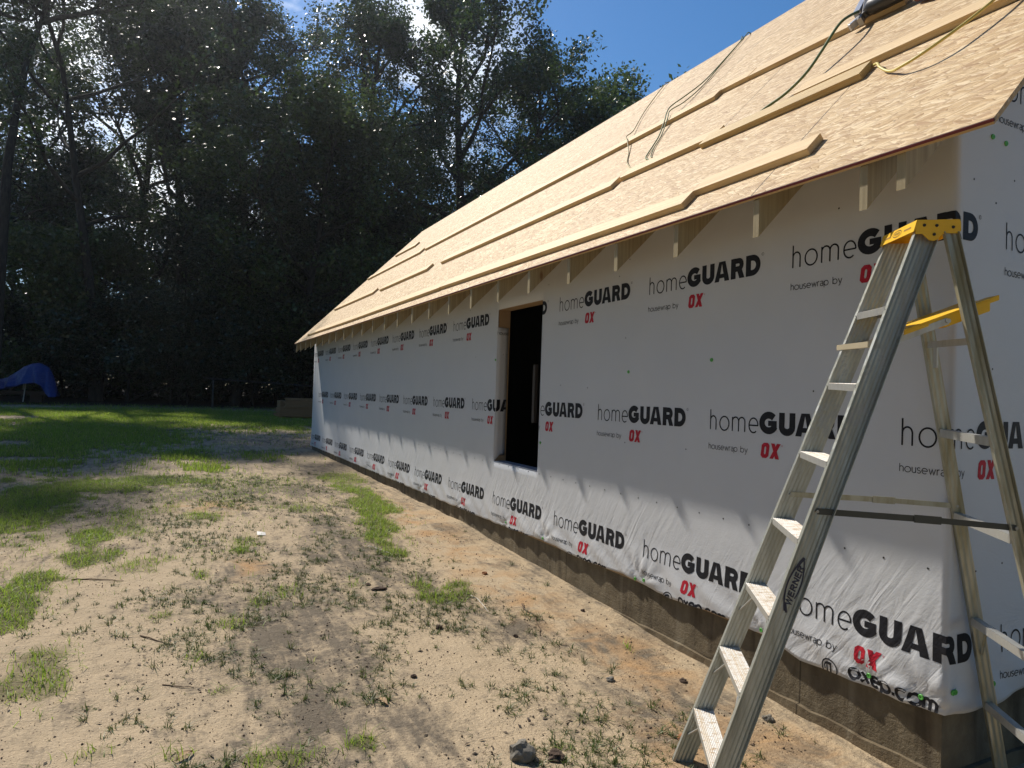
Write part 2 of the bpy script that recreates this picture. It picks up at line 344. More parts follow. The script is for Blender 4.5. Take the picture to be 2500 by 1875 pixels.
M = dict(
    osb=osb_material(), wrap=wrap_material(), black_ink=print_material('black_print', (.016, .016, .02)), red_ink=print_material('red_print', (.42, .018, .035)),
    concrete=concrete_material(), ground=ground_material(), bark=bark_material(),
    pine=lumber_material('pine_lumber', (.78, .60, .35), (.60, .40, .20)), pine_x=lumber_material('pine_lumber_across', (.78, .60, .35), (.58, .38, .19), axis=0),
    yellow_pine=lumber_material('yellow_pine_lumber', (.66, .50, .25), (.46, .30, .13)),
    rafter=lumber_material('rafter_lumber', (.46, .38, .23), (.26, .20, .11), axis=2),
    ply=lumber_material('plywood_underside', (.60, .44, .24), (.48, .33, .17), axis=1),
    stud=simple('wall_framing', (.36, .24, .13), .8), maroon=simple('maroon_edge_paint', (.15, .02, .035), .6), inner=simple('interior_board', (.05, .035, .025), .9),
    green_cap=simple('green_plastic', (.10, .42, .07), .4), nail=simple('black_nail', (.02, .02, .02), .5),
    alu=alu_material('ladder_aluminium', patch=True), alu2=alu_material('ladder_aluminium_rear', (.42, .42, .36), (.24, .21, .10), .8), tread=tread_material(),
    strap=alu_material('zinc_strap', (.55, .55, .53), (.28, .27, .22), .5),
    pile_pine=lumber_material('shaded_lumber', (.30, .205, .11), (.18, .115, .06), axis=0), darkbar=simple('dark_metal_bar', (.07, .075, .07), .5, .6), yellow=simple('yellow_plastic', (.86, .50, .02), .42, var=.12, scale=20), rubber=simple('black_rubber', (.02, .02, .02), .6), navy=simple('navy_decal', (.012, .016, .05), .4),  # pile_pine is darker pine: the shade on the pile is put into its colour
    leafA=leaf_material('oak_leaves', (.012, .027, .009), (.05, .085, .020), .26), leafB=leaf_material('bright_leaves', (.022, .042, .012), (.075, .115, .028), .3),
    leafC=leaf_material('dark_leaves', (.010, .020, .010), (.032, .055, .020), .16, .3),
    grass=leaf_material('grass_blades', (.075, .14, .014), (.27, .38, .045), .45, .5, (.42, .34, .17)), weed=leaf_material('weed_blades', (.022, .038, .010), (.10, .145, .030), .25, .5, (.26, .20, .11)),
    tarp=None, rock=simple('grey_rock', (.17, .155, .13), .9, scale=18, var=.5, bump=.8), clod=simple('dark_clod', (.07, .045, .03), .95, scale=30, var=.5, bump=.8),
    rust=simple('rusty_clod', (.26, .11, .045), .95, scale=30, var=.5), twig=simple('twig_bark', (.13, .085, .05), .9, scale=20, var=.4), white=simple('white_plastic', (.75, .72, .66), .5),
    hose_green=simple('green_rubber_hose', (.14, .19, .06), .45), hose_yellow=simple('yellow_cord', (.62, .50, .14), .5), cord_brown=simple('brown_cord', (.34, .28, .12), .6),
    tool_black=simple('black_tool_body', (.03, .03, .032), .38), tool_grey=simple('grey_tool_metal', (.42, .43, .46), .35, .6), brown=simple('red_brown_cloth', (.16, .055, .035), .9, scale=30, var=.5, bump=.6),
    post=simple('galvanised_post', (.35, .35, .33), .5, .5), litter=simple('dead_leaf', (.36, .24, .13), .8),
)
_t = NT('blue_tarp'); _n = _t.noise(_t.map(_t.tc(), (2, 2, 6)), 2.2, 4, .6, 1.2)
_t.P(color=_t.mix(_n, (.008, .028, .15), (.015, .05, .24)), rough=.33, spec=.6, normal=_t.bump(_n, .6, .08)); M['tarp'] = _t.mat

# ------------------------------------------------------------------ ground
GY = [-40, -3, 0, 1, 2, 3, 4, 5.5, 8, 15, 25, 40, 60, 160, 400]; GZ = [-1.8, -1.70, -1.68, -1.68, -1.645, -1.60, -1.56, -1.50, -1.475, -1.44, -1.22, -.92, -.7, -.5, -.5]
def ground_z(x, y):
    x = np.asarray(x, float); y = np.asarray(y, float)
    z = np.interp(y, GY, GZ)
    near = np.clip(1-np.hypot(x+3, (y-4)*.6)/12, 0, 1)
    z = z+near*((fbm(x*1.1, y*1.1, 3)-.5)*.05+(fbm(x*4, y*4, 9, 3)-.5)*.022+(fbm(x*14, y*14, 21, 3)-.5)*.009)
    a = R(24); c = (x+1.0)*math.cos(a)+y*math.sin(a)*.8                      # faint wheel ruts running beside the house
    for k in (-1.1, -2.3): z = z-.018*near*np.exp(-((x-k+.12*(y-4)*.1+(fbm(y*.5, y*0, 4)-.5)*.3)/.14)**2)*(.5+fbm(x*6, y*3, 31, 2))
    d = np.clip(-x, 0, 3)
    z = z+np.where((x > -.6) & (x < .3), .02*np.clip(1-d/.6, 0, 1)*(fbm(x*3, y*2, 5)), 0)
    return z
def gz1(x, y): return float(ground_z(np.array([x]), np.array([y]))[0])
LAWN = [(-4.54,8.08,.62,2.11,1),(-3.7,5.87,.18,.73,.9),(-3.65,5.09,.22,.34,.8),(-3.98,4.44,.22,.31,1),(-3.96,3.96,.19,.52,.9),(-3.66,2.87,.14,.22,.6),(-3.69,2.59,.17,.27,.6),(-3.99,9.44,.89,.67,.8),(-3.24,9.78,.71,.63,.6),(-5.31,18.85,2.66,4.76,1),(-4.0,26.02,7.15,5.49,1),(-.03,24.98,1.87,5.01,1),(-2.73,13.66,.52,1.24,.9),(-2.46,11.68,.39,1.03,.8),(-5.4,14.22,.91,3.07,.9),(-.54,7.46,.14,1.08,1),(-.87,6.06,.14,.94,1),(-1.11,5.07,.12,.38,1),(-.70,6.8,.13,.6,1),(-1.0,5.5,.13,.5,1),(-.62,8.4,.2,.5,.6),(-1.1,4.59,.13,.15,.8),(-1.15,3.54,.08,.17,.8),(-1.13,3.2,.16,.15,.8),(-.9,3.44,.12,.12,.7),(-.91,3.25,.09,.1,.7),(-1.31,13.51,.56,1.19,.4),(-.45,9.51,.38,.64,.5),(-2.19,1.39,.07,.09,.7),(-2.51,1.37,.09,.07,.6),(-2.65,1.43,.07,.08,.6),(-2.43,4.96,.11,.16,.7),(-2.67,6.64,.25,.25,.6),(-.29,1.88,.03,.06,.6),(-3.1,7.12,.25,.37,.3),(-3.45,6.57,.27,.79,.35),(-2.32,5.29,.17,.25,.3),(-2.43,3.51,.07,.09,.6),(-2.81,4.27,.06,.11,.5),(-3.07,3.43,.1,.08,.5),(-2.65,3.15,.09,.1,.5),(-1.33,.98,.07,.08,.15),(-2.21,8.88,1.26,1.82,.12),(-2.2,3.72,.14,.16,.3),(-3.25,4.75,.22,.2,.4),(-1.57,6.88,.22,.38,.2),(-2.76,2.18,.07,.07,.4),(-2.89,2.66,.07,.06,.4),(-1.69,3.73,.11,.12,.25),(-3.32,1.73,.08,.07,.35),(-2.99,1.57,.06,.05,.4),
        (-9,12,4,6,1),(-12,22,6,9,1),(9,27,6,7,.8),(-7.5,5,2,4,.9)]
BARE = [(-7.8,24.7,.9,1.0),(-8.3,31.5,2.0,.6),(-6.3,16.5,.7,.5),(-5.6,13.2,.8,.35),(-5.9,11.2,.5,.3)]
def lawn_density(x, y):
    d = np.zeros_like(x); wob = (fbm(x*1.7, y*1.7, 40)-.5)*.8+(fbm(x*9, y*6, 41, 3)-.5)*1.5
    for cx, cy, rx, ry, k in LAWN:
        r = np.hypot((x-cx)/rx, (y-cy)/ry)+wob
        d = np.maximum(d, k*np.clip((1.15-r)/.45, 0, 1)); d = np.maximum(d, .10*k*np.clip((2.0-r)/1.0, 0, 1)*(k > .45))
    for cx, cy, rx, ry in BARE:
        r = np.hypot((x-cx)/rx, (y-cy)/ry)+wob; d = d*np.clip((r-.8)/.3, 0, 1)
    return d
def geo(a, b, step, n): return a+(b-a)*((np.exp(np.linspace(0, 1, n)*step)-1)/(math.exp(step)-1))
xs = np.concatenate([geo(-10, -260, 4.5, 45)[::-1][:-1], np.arange(-10, -6, .12), np.arange(-6, .4, .032), geo(.4, 260, 5, 60)])
ys = np.concatenate([geo(-3, -120, 4, 25)[::-1][:-1], np.arange(-3, .4, .12), np.arange(.4, 9, .034), geo(9, 400, 4.6, 190)])
X, Y = np.meshgrid(xs, ys); Z = ground_z(X, Y)
inside = (X > .25) & (X < 5.0) & (Y > .25) & (Y < 14.7); Z = np.where(inside, np.minimum(Z, -1.75), Z)
nx, ny = len(xs), len(ys); idx = np.arange(nx*ny).reshape(ny, nx)
F = np.stack([idx[:-1, :-1], idx[:-1, 1:], idx[1:, 1:], idx[1:, :-1]], -1).reshape(-1, 4)
me = np_mesh('ground', np.stack([X, Y, Z], -1).reshape(-1, 3), F, True)
ca = me.color_attributes.new('mask', 'FLOAT_COLOR', 'POINT')
def blob(lst):
    d = np.zeros_like(X)
    for cx, cy, rx, ry in lst: d = np.maximum(d, np.clip(1.3-np.hypot((X-cx)/rx, (Y-cy)/ry)-.5*(fbm(X*2, Y*2, 60)-.5), 0, 1))
    return d
lw = np.clip((lawn_density(X, Y)-.12)*1.6, 0, 1)
damp = .5+.5*blob([(-1.45,5.3,.35,1.6),(-2.25,3.0,.5,1.0),(-2.2,1.6,.5,.7),(-.42,1.6,.22,.55),(-.95,2.4,.35,.45),(-.75,1.0,.45,.6),(-.35,.8,.25,.5),(-1.6,8.5,1.5,1.2),(-3.3,9.2,1,1),(-1.7,3.0,.4,.4),(-.6,.9,.3,.4)])-.55*blob([(-3.4,3.4,.7,1.6),(-3.2,1.8,.6,.6),(-1.55,2.2,.35,.9),(-2.6,5.8,.6,1.0),(-1.0,1.5,.25,.7),(-.6,4.2,.3,1.6)])
org = blob([(-.45,5.6,.35,2.6),(-.5,3.4,.35,1.4),(-.4,1.6,.35,1.0),(-.6,.8,.5,.6),(-.3,.5,.3,.5),(-2.4,4.4,.3,.4),(-2.6,7.3,.5,.5)])
colr = np.stack([lw, np.clip(damp, 0, 1), org, np.ones_like(lw)], -1).astype(np.float32)
ca.data.foreach_set('color', colr.ravel())
tag(link_mesh('ground', me, M['ground']), kind='structure')

# ------------------------------------------------------------------ house
XE, ZE, SL, WR = -.4675, 1.0485, 1.012, 3.0751
Y0, Y1 = -.3985, 14.88; HX = 5.215; YF = 14.80
nu = math.hypot(SL, 1); UP = Vector((1, 0, SL))/nu; NR = Vector((-SL, 0, 1))/nu
E0 = Vector((XE, 0, ZE+.015)); ULEN = WR*nu
def roof_pt(y, u, h=0): return E0+Vector((0, y, 0))+UP*u+NR*h
RM = Matrix(((UP.x, 0, NR.x, E0.x), (0, 1, 0, 0), (UP.z, 0, NR.z, E0.z), (0, 0, 0, 1)))   # local x = up the slope, y = along, z = out of the roof
def zunder(x, t=.030):                                                       # underside of the deck over position x
    xx = x if x <= XE+WR else 2*(XE+WR)-x
    return ZE+.015+(xx-XE)*SL-t*nu
house = empty('house', (2.6, 7.2, -1.66))
tag(house, 'unfinished house wrapped in white printed sheeting, bare wood roof deck sloping to open rafter ends', 'house')
# roof: two slopes
def slope(name, mir, parent):
    mt = RM if not mir else Matrix(((-UP.x, 0, -NR.x, 2*(XE+WR)-E0.x), (0, 1, 0, 0), (UP.z, 0, NR.z, E0.z), (0, 0, 0, 1)))
    b = MB(); b.box((0, Y0, -.0125), (ULEN, Y1, 0))
    # eave and rake ragged a little: shift sheet ends
    me = b.mesh(name); o = link_mesh(name, me, [M['osb']], None); o.matrix_basis = mt; adopt(o, parent)
    e = MB(); e.box((-.0022, Y0+.0005, -.0128), (-.0003, Y1-.0005, -.0004)); p = e.build('painted_edge', M['maroon'], None); p.matrix_basis = mt; adopt(p, o)
    b = MB(); b.box((.006, Y0+.008, -.0265), (ULEN-.01, Y1-.006, -.0135)); p = b.build('under_deck', M['ply'], None); p.matrix_basis = mt; adopt(p, o)
    return o
roof = slope('roof', False, house); slope('roof', True, house)
# rafters with plumb-cut tails
def tail(y, x_end=XE+.025, zt=.857):
    poly = [(x_end, zt), (x_end, zunder(x_end)-.001), (.30, zunder(.30)-.001), (.30, zt+(.30-x_end)*SL)]
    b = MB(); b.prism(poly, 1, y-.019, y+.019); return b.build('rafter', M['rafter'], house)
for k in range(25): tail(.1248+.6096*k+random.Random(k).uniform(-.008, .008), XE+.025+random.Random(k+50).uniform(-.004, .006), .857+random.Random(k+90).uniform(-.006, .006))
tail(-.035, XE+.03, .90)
# walls (behind the wrap)
WL, WRt, WB, WT = 4.66, 3.713, -.69, .907       # window opening in the long wall: y far, y near, z bottom, z top
b = MB(); t0, t1 = .008, .125
b.box((t0, .008, -1.32), (t1, WRt-.004, 1.40)); b.box((t0, WL+.004, -1.32), (t1, YF-.008, 1.40)); b.box((t0, WRt-.004, -1.32), (t1, WL+.004, WB-.004)); b.box((t0, WRt-.004, WT+.004), (t1, WL+.004, 1.40))
b.build('wall', M['stud'], house)
for ya, yb in ((.008, .125), (YF-.125, YF-.008)):
    b = MB(); b.prism([(t1, -1.32), (HX-t1, -1.32), (HX-t1, 1.38), (XE+WR, zunder(XE+WR)-.02), (t1, 1.38)], 1, ya, yb); b.build('wall', M['stud'], house)
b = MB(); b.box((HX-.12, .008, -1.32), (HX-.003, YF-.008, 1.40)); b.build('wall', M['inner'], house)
b = MB(); b.box((.12, .12, -1.36), (HX-.12, YF-.12, -1.325)); b.build('floor_slab', M['inner'], house)
b = MB(); b.box((.02, .02, -1.318), (.0, 0, 0)) if False else None
# interior partition and the pale board seen through the opening
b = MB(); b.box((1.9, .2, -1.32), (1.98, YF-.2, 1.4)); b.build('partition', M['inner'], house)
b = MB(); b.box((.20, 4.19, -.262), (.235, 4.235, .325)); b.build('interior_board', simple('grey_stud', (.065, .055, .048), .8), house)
# window opening: jamb wood, header, sill
wf = empty('window_opening', (.06, (WL+WRt)/2, WB)); adopt(wf, house)
b = MB(); b.box((.004, WL-.0025, WB+.0), (.135, WL+.02, WT)); b.build('jamb', M['stud'], wf)
b = MB(); b.box((.004, WRt-.02, WB), (.135, WRt+.0025, WT)); b.build('jamb', M['stud'], wf)
b = MB(); b.box((.004, WRt, WT-.0025), (.135, WL-.003, WT+.03)); b.build('header', M['stud'], wf)
b = MB(); b.box((-.006, WRt+.004, WB-.002), (.135, WL-.004, WB+.004)); b.build('sill', simple('sill_wrap', (.26, .29, .36), .7), wf)
# foundation
def zb(s):                                       # bottom edge of the wrap as a function of the run s
    s = np.asarray(s, float)
    z = np.interp(s, [-15, -9, -5.5, -4.3, -3.56, -2.9, -2.33, -2.1, -1.8, -1.58, -1.27, -1.02, -.86, -.75, -.5, -.2, 0, .15, .35, .64, 1.2, 5.3], [-1.335, -1.33, -1.325, -1.32, -1.295, -1.317, -1.297, -1.312, -1.328, -1.315, -1.30, -1.315, -1.335, -1.362, -1.352, -1.345, -1.334, -1.338, -1.342, -1.30, -1.31, -1.32])
    z = z+(fbm(s*9, s*0+2, 70, 3)-.5)*.010
    return z
fd = MB(); fd.box((.022, .022, -1.61), (HX-.03, YF-.02, -1.30)); fd.build('foundation', M['concrete'], house)
fd = MB()
# irregular footing ledge
n = 150; vs = []; fs = []
for i in range(n+1):
    y = .004+i*(YF+.01)/n; r = random.Random(i); o_ = .004+r.uniform(-.007, .006); zz = -1.612+r.uniform(-.006, .006)
    vs += [(.06, y, zz+.004), (o_, y, zz), (o_-.008, y, -1.95)]
for i in range(n):
    for j in range(2): fs.append((i*3+j, i*3+j+1, i*3+j+4, i*3+j+3))
fd.add(vs, fs); vs = []; fs = []
for i in range(61):
    x = .004+i*(HX+.01)/60; r = random.Random(i+500); zz = -1.612+r.uniform(-.006, .006)
    vs += [(x, .06, zz+.003), (x, .004, zz), (x, -.002, -1.95)]
for i in range(60):
    for j in range(2): fs.append((i*3+j, i*3+j+1, i*3+j+4, i*3+j+3))
fd.add(vs, fs); fd.build('footing', M['concrete'], house)

# housewrap: unrolled run s (s<0 long wall, y=-s; s>0 gable wall, x=s), height z
CAPS = [(-1.023,-1.29),(-.353,-1.31),(-.10,-1.318+.02),(-3.551,-1.276),(-2.199,-1.306),(-2.103,-1.293),(-4.315,-1.271),(-5.5,-1.29),(-6.9,-1.29),(-8.2,-1.29),(-9.6,-1.29),(-11,-1.29)]
def wrap_off(s, z):
    s = np.asarray(s, float); z = np.asarray(z, float)
    lowm = np.clip((-1.02-z)/.22, 0, 1)
    o = .004+.0*s
    o = o+lowm*(.006+.010*vnoise(s*4.2, z*3, 80)+.006*np.sin(s*19+z*30+3*vnoise(s*2, z*2, 81)))
    for cs, cz in CAPS:
        r = np.hypot(s-cs, z-cz); th = np.arctan2(z-cz, s-cs)
        o = o+.0055*np.exp(-(r/.2)**2)*np.sin(9*th)*np.clip(r/.04, 0, 1)-lowm*.010*np.exp(-(r/.06)**2)
    o = o+.004*np.exp(-np.abs(s)/.05)*0
    o = o+np.where(s > 0, .006*fbm(s*2, z*2, 85), 0)
    return np.clip(o, .002, .03)
def wrap_map(s, z, off):
    s = np.asarray(s, float)
    x = np.where(s <= 0, -off, s); y = np.where(s <= 0, -s, -off)
    c = np.abs(s) < 1e-6; x = np.where(c, -off, x); y = np.where(c, -off, y)
    return np.stack([x, y, z+0*s], -1)
ss = np.concatenate([np.linspace(-YF-.005, -9, 60)[:-1], np.linspace(-9, -WL, 110)[:-1], np.linspace(-WL, -WRt, 25)[:-1], np.linspace(-WRt, 0, 150)[:-1], np.linspace(0, 1.2, 41)[:-1], np.linspace(1.2, XE+WR, 16)[:-1], np.linspace(XE+WR, HX, 20)])
zf = list(np.linspace(0, 1, 19))                 # bottom strip: zb .. -1.02
zr = [-.96, -.9, -.83, -.76, WB, -.55, -.4, -.2, 0, .2, .4, .6, .78, WT, 1.0, 1.15, 1.3, 1.44]
cols = []
for s in ss:
    zb_ = float(zb(s)); zt_ = 1.44
    if s > 0: zt_ = zunder(s, .028)-.003
    col = [zb_+(-1.02-zb_)*f for f in zf]+zr[:-1]+[1.44]
    col += [1.44+(max(zt_, 1.441)-1.44)*f for f in (np.linspace(0, 1, 9)[1:])]
    cols.append(col)
cols = np.array(cols); S2 = np.repeat(ss[:, None], cols.shape[1], 1)
V = wrap_map(S2, cols, wrap_off(S2, cols)).reshape(-1, 3)
ni, nj = cols.shape; faces = []
for i in range(ni-1):
    for j in range(nj-1):
        if ss[i] >= -WL-1e-6 and ss[i+1] <= -WRt+1e-6 and cols[i][j] >= WB-1e-6 and cols[i][j+1] <= WT+1e-6: continue
        if j >= nj-9 and ss[i] < 0: continue
        faces.append((i*nj+j, (i+1)*nj+j, (i+1)*nj+j+1, i*nj+j+1))
# fold onto the far jamb
V = V.tolist(); base = len(V); jd = [0, .04, .08, .119]; jz = np.linspace(WB+.0, .72, 24)
for a, d in enumerate(jd):
    for zi, z in enumerate(jz):
        zz = z+(.0 if zi else d*1.1); V.append((-.004+d, WL-.006-.003*float(vnoise(z*9, d*30, 3)), zz))
for a in range(3):
    for k in range(23): faces.append((base+a*24+k, base+(a+1)*24+k, base+(a+1)*24+k+1, base+a*24+k+1))
me = np_mesh('housewrap', V, faces, True)
wrap = link_mesh('housewrap', me, M['wrap'], house)
sd = wrap.modifiers.new('thick', 'SOLIDIFY'); sd.thickness = .0015; sd.offset = -1

# ---- printed lettering: strokes drawn in the unrolled sheet, then laid on it
class Ink:
    def __init__(s): s.v = []; s.f = []; s.mi = []; s.lay = 0
    def stroke(s, pts, w, mi=0, closed=False, seg=.022):
        P = [np.array(p, float) for p in pts]; Q = []
        for a, b_ in zip(P, P[1:]+([P[0]] if closed else [])):
            n = max(1, int(np.linalg.norm(b_-a)/seg+.999)); Q += [a+(b_-a)*k/n for k in range(n)]
        if not closed: Q.append(P[-1])
        n = len(Q); base = len(s.v); s.lay = (s.lay+1) % 6; L = s.lay
        for i in range(n):
            pa = Q[i-1] if (i > 0 or closed) else Q[i]; pb = Q[(i+1) % n] if (i < n-1 or closed) else Q[i]
            d1 = Q[i]-pa; d2 = pb-Q[i]
            d1 = d1/np.linalg.norm(d1) if np.linalg.norm(d1) > 1e-9 else d2/np.linalg.norm(d2)
            d2 = d2/np.linalg.norm(d2) if np.linalg.norm(d2) > 1e-9 else d1
            t = d1+d2; t = t/max(np.linalg.norm(t), 1e-6); nn = np.array([-t[1], t[0]]); k = 1/max(.45, abs(nn@np.array([-d1[1], d1[0]])))
            s.v.append((*(Q[i]+nn*w/2*k), L)); s.v.append((*(Q[i]-nn*w/2*k), L))
        for i in range(n if closed else n-1):
            j = (i+1) % n; s.f.append((base+2*i, base+2*i+1, base+2*j+1, base+2*j)); s.mi.append(mi)
    def poly(s, quads, mi=0):
        s.lay = (s.lay+1) % 6
        for q in quads:
            a, b_, c, d = [np.array(p, float) for p in q]; n1 = max(1, int(max(np.linalg.norm(b_-a), np.linalg.norm(c-d))/.022+.999)); n2 = max(1, int(max(np.linalg.norm(d-a), np.linalg.norm(c-b_))/.022+.999))
            base = len(s.v)
            for i in range(n1+1):
                for j in range(n2+1):
                    u, w = i/n1, j/n2; p = (a*(1-u)+b_*u)*(1-w)+(d*(1-u)+c*u)*w; s.v.append((*p, s.lay))
            for i in range(n1):
                for j in range(n2): s.f.append((base+i*(n2+1)+j, base+(i+1)*(n2+1)+j, base+(i+1)*(n2+1)+j+1, base+i*(n2+1)+j+1)); s.mi.append(mi)
def arc(cx, cy, rx, ry, a0, a1, n=14): return [(cx+rx*math.cos(R(a0+(a1-a0)*i/n)), cy+ry*math.sin(R(a0+(a1-a0)*i/n))) for i in range(n+1)]
def glyph(c):
    # strokes in units of x-height; returns (strokes, width)
    G = {
     'h': ([[(0, 0), (0, 1.47)], [(0, .5)]+arc(.31, .67, .31, .33, 170, 0, 9)+[(.62, 0)]], .62),
     'o': ([arc(.5, .5, .5, .5, 0, 360, 22)[:-1]+['c']], 1.0),
     'm': ([[(0, 0), (0, 1)], [(0, .55)]+arc(.29, .7, .29, .3, 170, 0, 8)+[(.58, 0)], [(.58, .55)]+arc(.87, .7, .29, .3, 170, 0, 8)+[(1.16, 0)]], 1.16),
     'e': ([[(.02, .5), (.9, .5)]+arc(.45, .5, .45, .5, 0, 310, 20)], .9),
     'u': ([[(0, 1), (0, .38)]+arc(.3, .33, .3, .33, 180, 360, 9)+[(.6, 1)], [(.6, .4), (.6, 0)]], .6),
     's': ([arc(.26, .75, .25, .25, 35, 250, 9)+arc(.27, .26, .27, .26, 80, -150, 9)], .52),
     'w': ([[(0, 1), (.28, 0), (.52, .95), (.78, 0), (1.05, 1)]], 1.05),
     'r': ([[(0, 0), (0, 1)], [(0, .55)]+arc(.33, .66, .33, .33, 170, 80, 6)], .36),
     'a': ([arc(.29, .7, .29, .3, 150, 0, 8)+[(.58, 0)], arc(.3, .29, .3, .29, 50, 330, 12)], .58),
     'p': ([[(0, -.42), (0, 1)], arc(.45, .5, .45, .5, 0, 360, 18)[:-1]+['c']], .9),
     'b': ([[(0, 0), (0, 1.47)], arc(.45, .5, .45, .5, 0, 360, 18)[:-1]+['c']], .9),
     'y': ([[(0, 1), (.38, .05)], [(.76, 1), (.25, -.35), (.08, -.42)]], .76),
     'x': ([[(0, 1), (.75, 0)], [(.75, 1), (0, 0)]], .75),
     'c': ([arc(.5, .5, .5, .5, 45, 315, 16)], .88),
     '.': ([[(.1, 0), (.1, .02)]], .2), ' ': ([], .5),
     'W': ([[(0, 1.4), (.33, 0), (.62, 1.25), (.92, 0), (1.25, 1.4)]], 1.25),
     'E': ([[(.08, 0), (.08, 1.4)], [(0, 1.28), (.78, 1.28)], [(0, .7), (.7, .7)], [(0, .12), (.78, .12)]], .8),
     'R': ([[(.08, 0), (.08, 1.4)], [(0, 1.28), (.5, 1.28)]+arc(.52, .98, .3, .3, 90, -90, 8)+[(0, .68)], [(.45, .66), (.86, 0)]], .9),
     'N': ([[(.08, 0), (.08, 1.4)], [(.08, 1.4), (.86, 0)], [(.86, 0), (.86, 1.4)]], .95),
    }
    return G[c]
def text(ink, s, x, y, xh, w, width=None, gap=.22, mi=0, slant=0, fmap=None, seg=.022):
    tot = sum(glyph(c)[1]+gap for c in s)-gap; k = 1 if width is None else width/(tot*xh)
    cx = x
    for c in s:
        st, wd = glyph(c)
        for q in st:
            closed = q[-1] == 'c'; q = q[:-1] if closed else q
            pts = [(cx+(p[0]+slant*p[1])*xh*k, y+p[1]*xh) for p in q]
            if c == '.': pts = [(pts[0][0], y), (pts[0][0], y+w)]
            if fmap: pts = [fmap(p) for p in pts]
            ink.stroke(pts, w, mi, closed, seg)
        cx += (wd+gap)*xh*k
def logo(ink, x, y, tail_=False, drop=False):
    T = lambda q: [(x+a, y+b_) for a, b_ in q]
    w = .0085
    text(ink, 'h', x+.003, y, .086, w, .048); text(ink, 'o', x+.084, y, .086, w, .077); text(ink, 'm', x+.190, y, .086, w, .100); text(ink, 'e', x+.323, y, .086, w, .068)
    W = .040; c = .126
    ink.stroke(T(arc(.470, .063, .049, .045, 42, 338, 20)), W)                               # G
    ink.poly([T([(.466, .046), (.528, .046), (.528, .076), (.466, .076)])]); ink.poly([T([(.492, .018), (.528, .024), (.528, .05), (.492, .05)])])
    ink.stroke(T([(.563, .125), (.563, .055)]+arc(.599, .046, .036, .030, 180, 360, 10)+[(.635, .125)]), W*.98)   # U
    ink.poly([T([(.657, 0), (.697, 0), (.722, c), (.694, c)])]); ink.poly([T([(.744, 0), (.785, 0), (.748, c), (.716, c)])]); ink.poly([T([(.690, .022), (.752, .022), (.744, .048), (.697, .048)])])  # A
    ink.poly([T([(.797, 0), (.837, 0), (.837, c), (.797, c)])]); ink.stroke(T([(.81, .1085), (.857, .1085)]+arc(.862, .084, .022, .0245, 90, -90, 8)+[(.81, .0585)]), .033)
    ink.poly([T([(.868, 0), (.910, 0), (.882, .066), (.842, .066)])])                                          # R
    ink.poly([T([(.919, 0), (.959, 0), (.959, c), (.919, c)])]); ink.stroke(T([(.94, .1085), (.966, .1085)]+arc(.970, .063, .045, .0455, 90, -90, 12)+[(.94, .0175)]), .035)    # D
    ink.stroke(T(arc(1.048, .118, .0085, .0085, 0, 360, 12)[:-1]), .0018, 0, True); ink.stroke(T([(1.046, .113), (1.046, .123)]), .0018)
    if drop:  # this row's small line is broken in the print
        text(ink, 'housewrap by', x-.006, y-.123, .0255, .0036, .322, .25)
    else: text(ink, 'housewrap by', x-.006, y-.123, .0255, .0040, .322, .25)
    # OX, slanted block letters
    sk = lambda a, b_: (x+.415+a+.12*b_, y-.140+b_)
    o_out = [(.0, .014), (.014, 0), (.044, 0), (.058, .014), (.058, .074), (.044, .088), (.014, .088), (0, .074)]
    o_in = [(.0, .014), (.014, 0), (.044, 0), (.058, .014), (.058, .074), (.044, .088), (.014, .088), (0, .074)]
    o_in = [((a-.029)*.22+.029, (b_-.044)*.50+.044) for a, b_ in o_in]
    ink.poly([[sk(*o_out[i]), sk(*o_out[(i+1) % 8]), sk(*o_in[(i+1) % 8]), sk(*o_in[i])] for i in range(8)], 1)
    ink.poly([[sk(.066, 0), sk(.092, 0), sk(.135, .088), sk(.108, .088)]], 1); ink.poly([[sk(.108, 0), sk(.135, 0), sk(.092, .088), sk(.066, .088)]], 1)
    ink.stroke(T(arc(.570, -.062, .004, .004, 0, 360, 8)[:-1]), .0015, 1, True)
    if tail_:
        ink.stroke(T(arc(.283, -.222, .046, .046, 0, 360, 24)[:-1]), .007, 0, True); ink.stroke(T(arc(.283, -.222, .030, .030, 60, 200, 10)), .008)
        ink.stroke(T([(.268, -.247), (.268, -.200)]), .008); ink.stroke(T([(.256, -.200), (.294, -.200)]), .008); ink.stroke(T([(.290, -.200), (.290, -.247)]), .009)
        text(ink, 'oxep.com', x+.395, y-.222, .046, .0155, .425, .24); ink.stroke(T(arc(.832, -.19, .004, .004, 0, 360, 8)[:-1]), .0015, 0, True)
ink = Ink(); PITCHX = 1.2625
for k in range(-1, 12):
    logo(ink, -(.874+PITCHX*k), .7665)
    logo(ink, -(.219+PITCHX*k), -.167, drop=True)
    logo(ink, -(.850+PITCHX*k), -1.1115-.0035*max(0, .85+PITCHX*k), tail_=True)
for k in (-2, -3, -4):
    logo(ink, -(.874+PITCHX*k), .7665); logo(ink, -(.219+PITCHX*k), -.167, drop=True); logo(ink, -(.850+PITCHX*k), -1.1115, tail_=True)
for k in range(0, 3): logo(ink, .30+PITCHX*k, 1.475); logo(ink, .9+PITCHX*k, 2.4)
bm = bmesh.new(); vv = [bm.verts.new((a, b_, l)) for a, b_, l in ink.v]
for f, mi in zip(ink.f, ink.mi):
    try: fc = bm.faces.new([vv[i] for i in f]); fc.material_index = mi
    except ValueError: pass
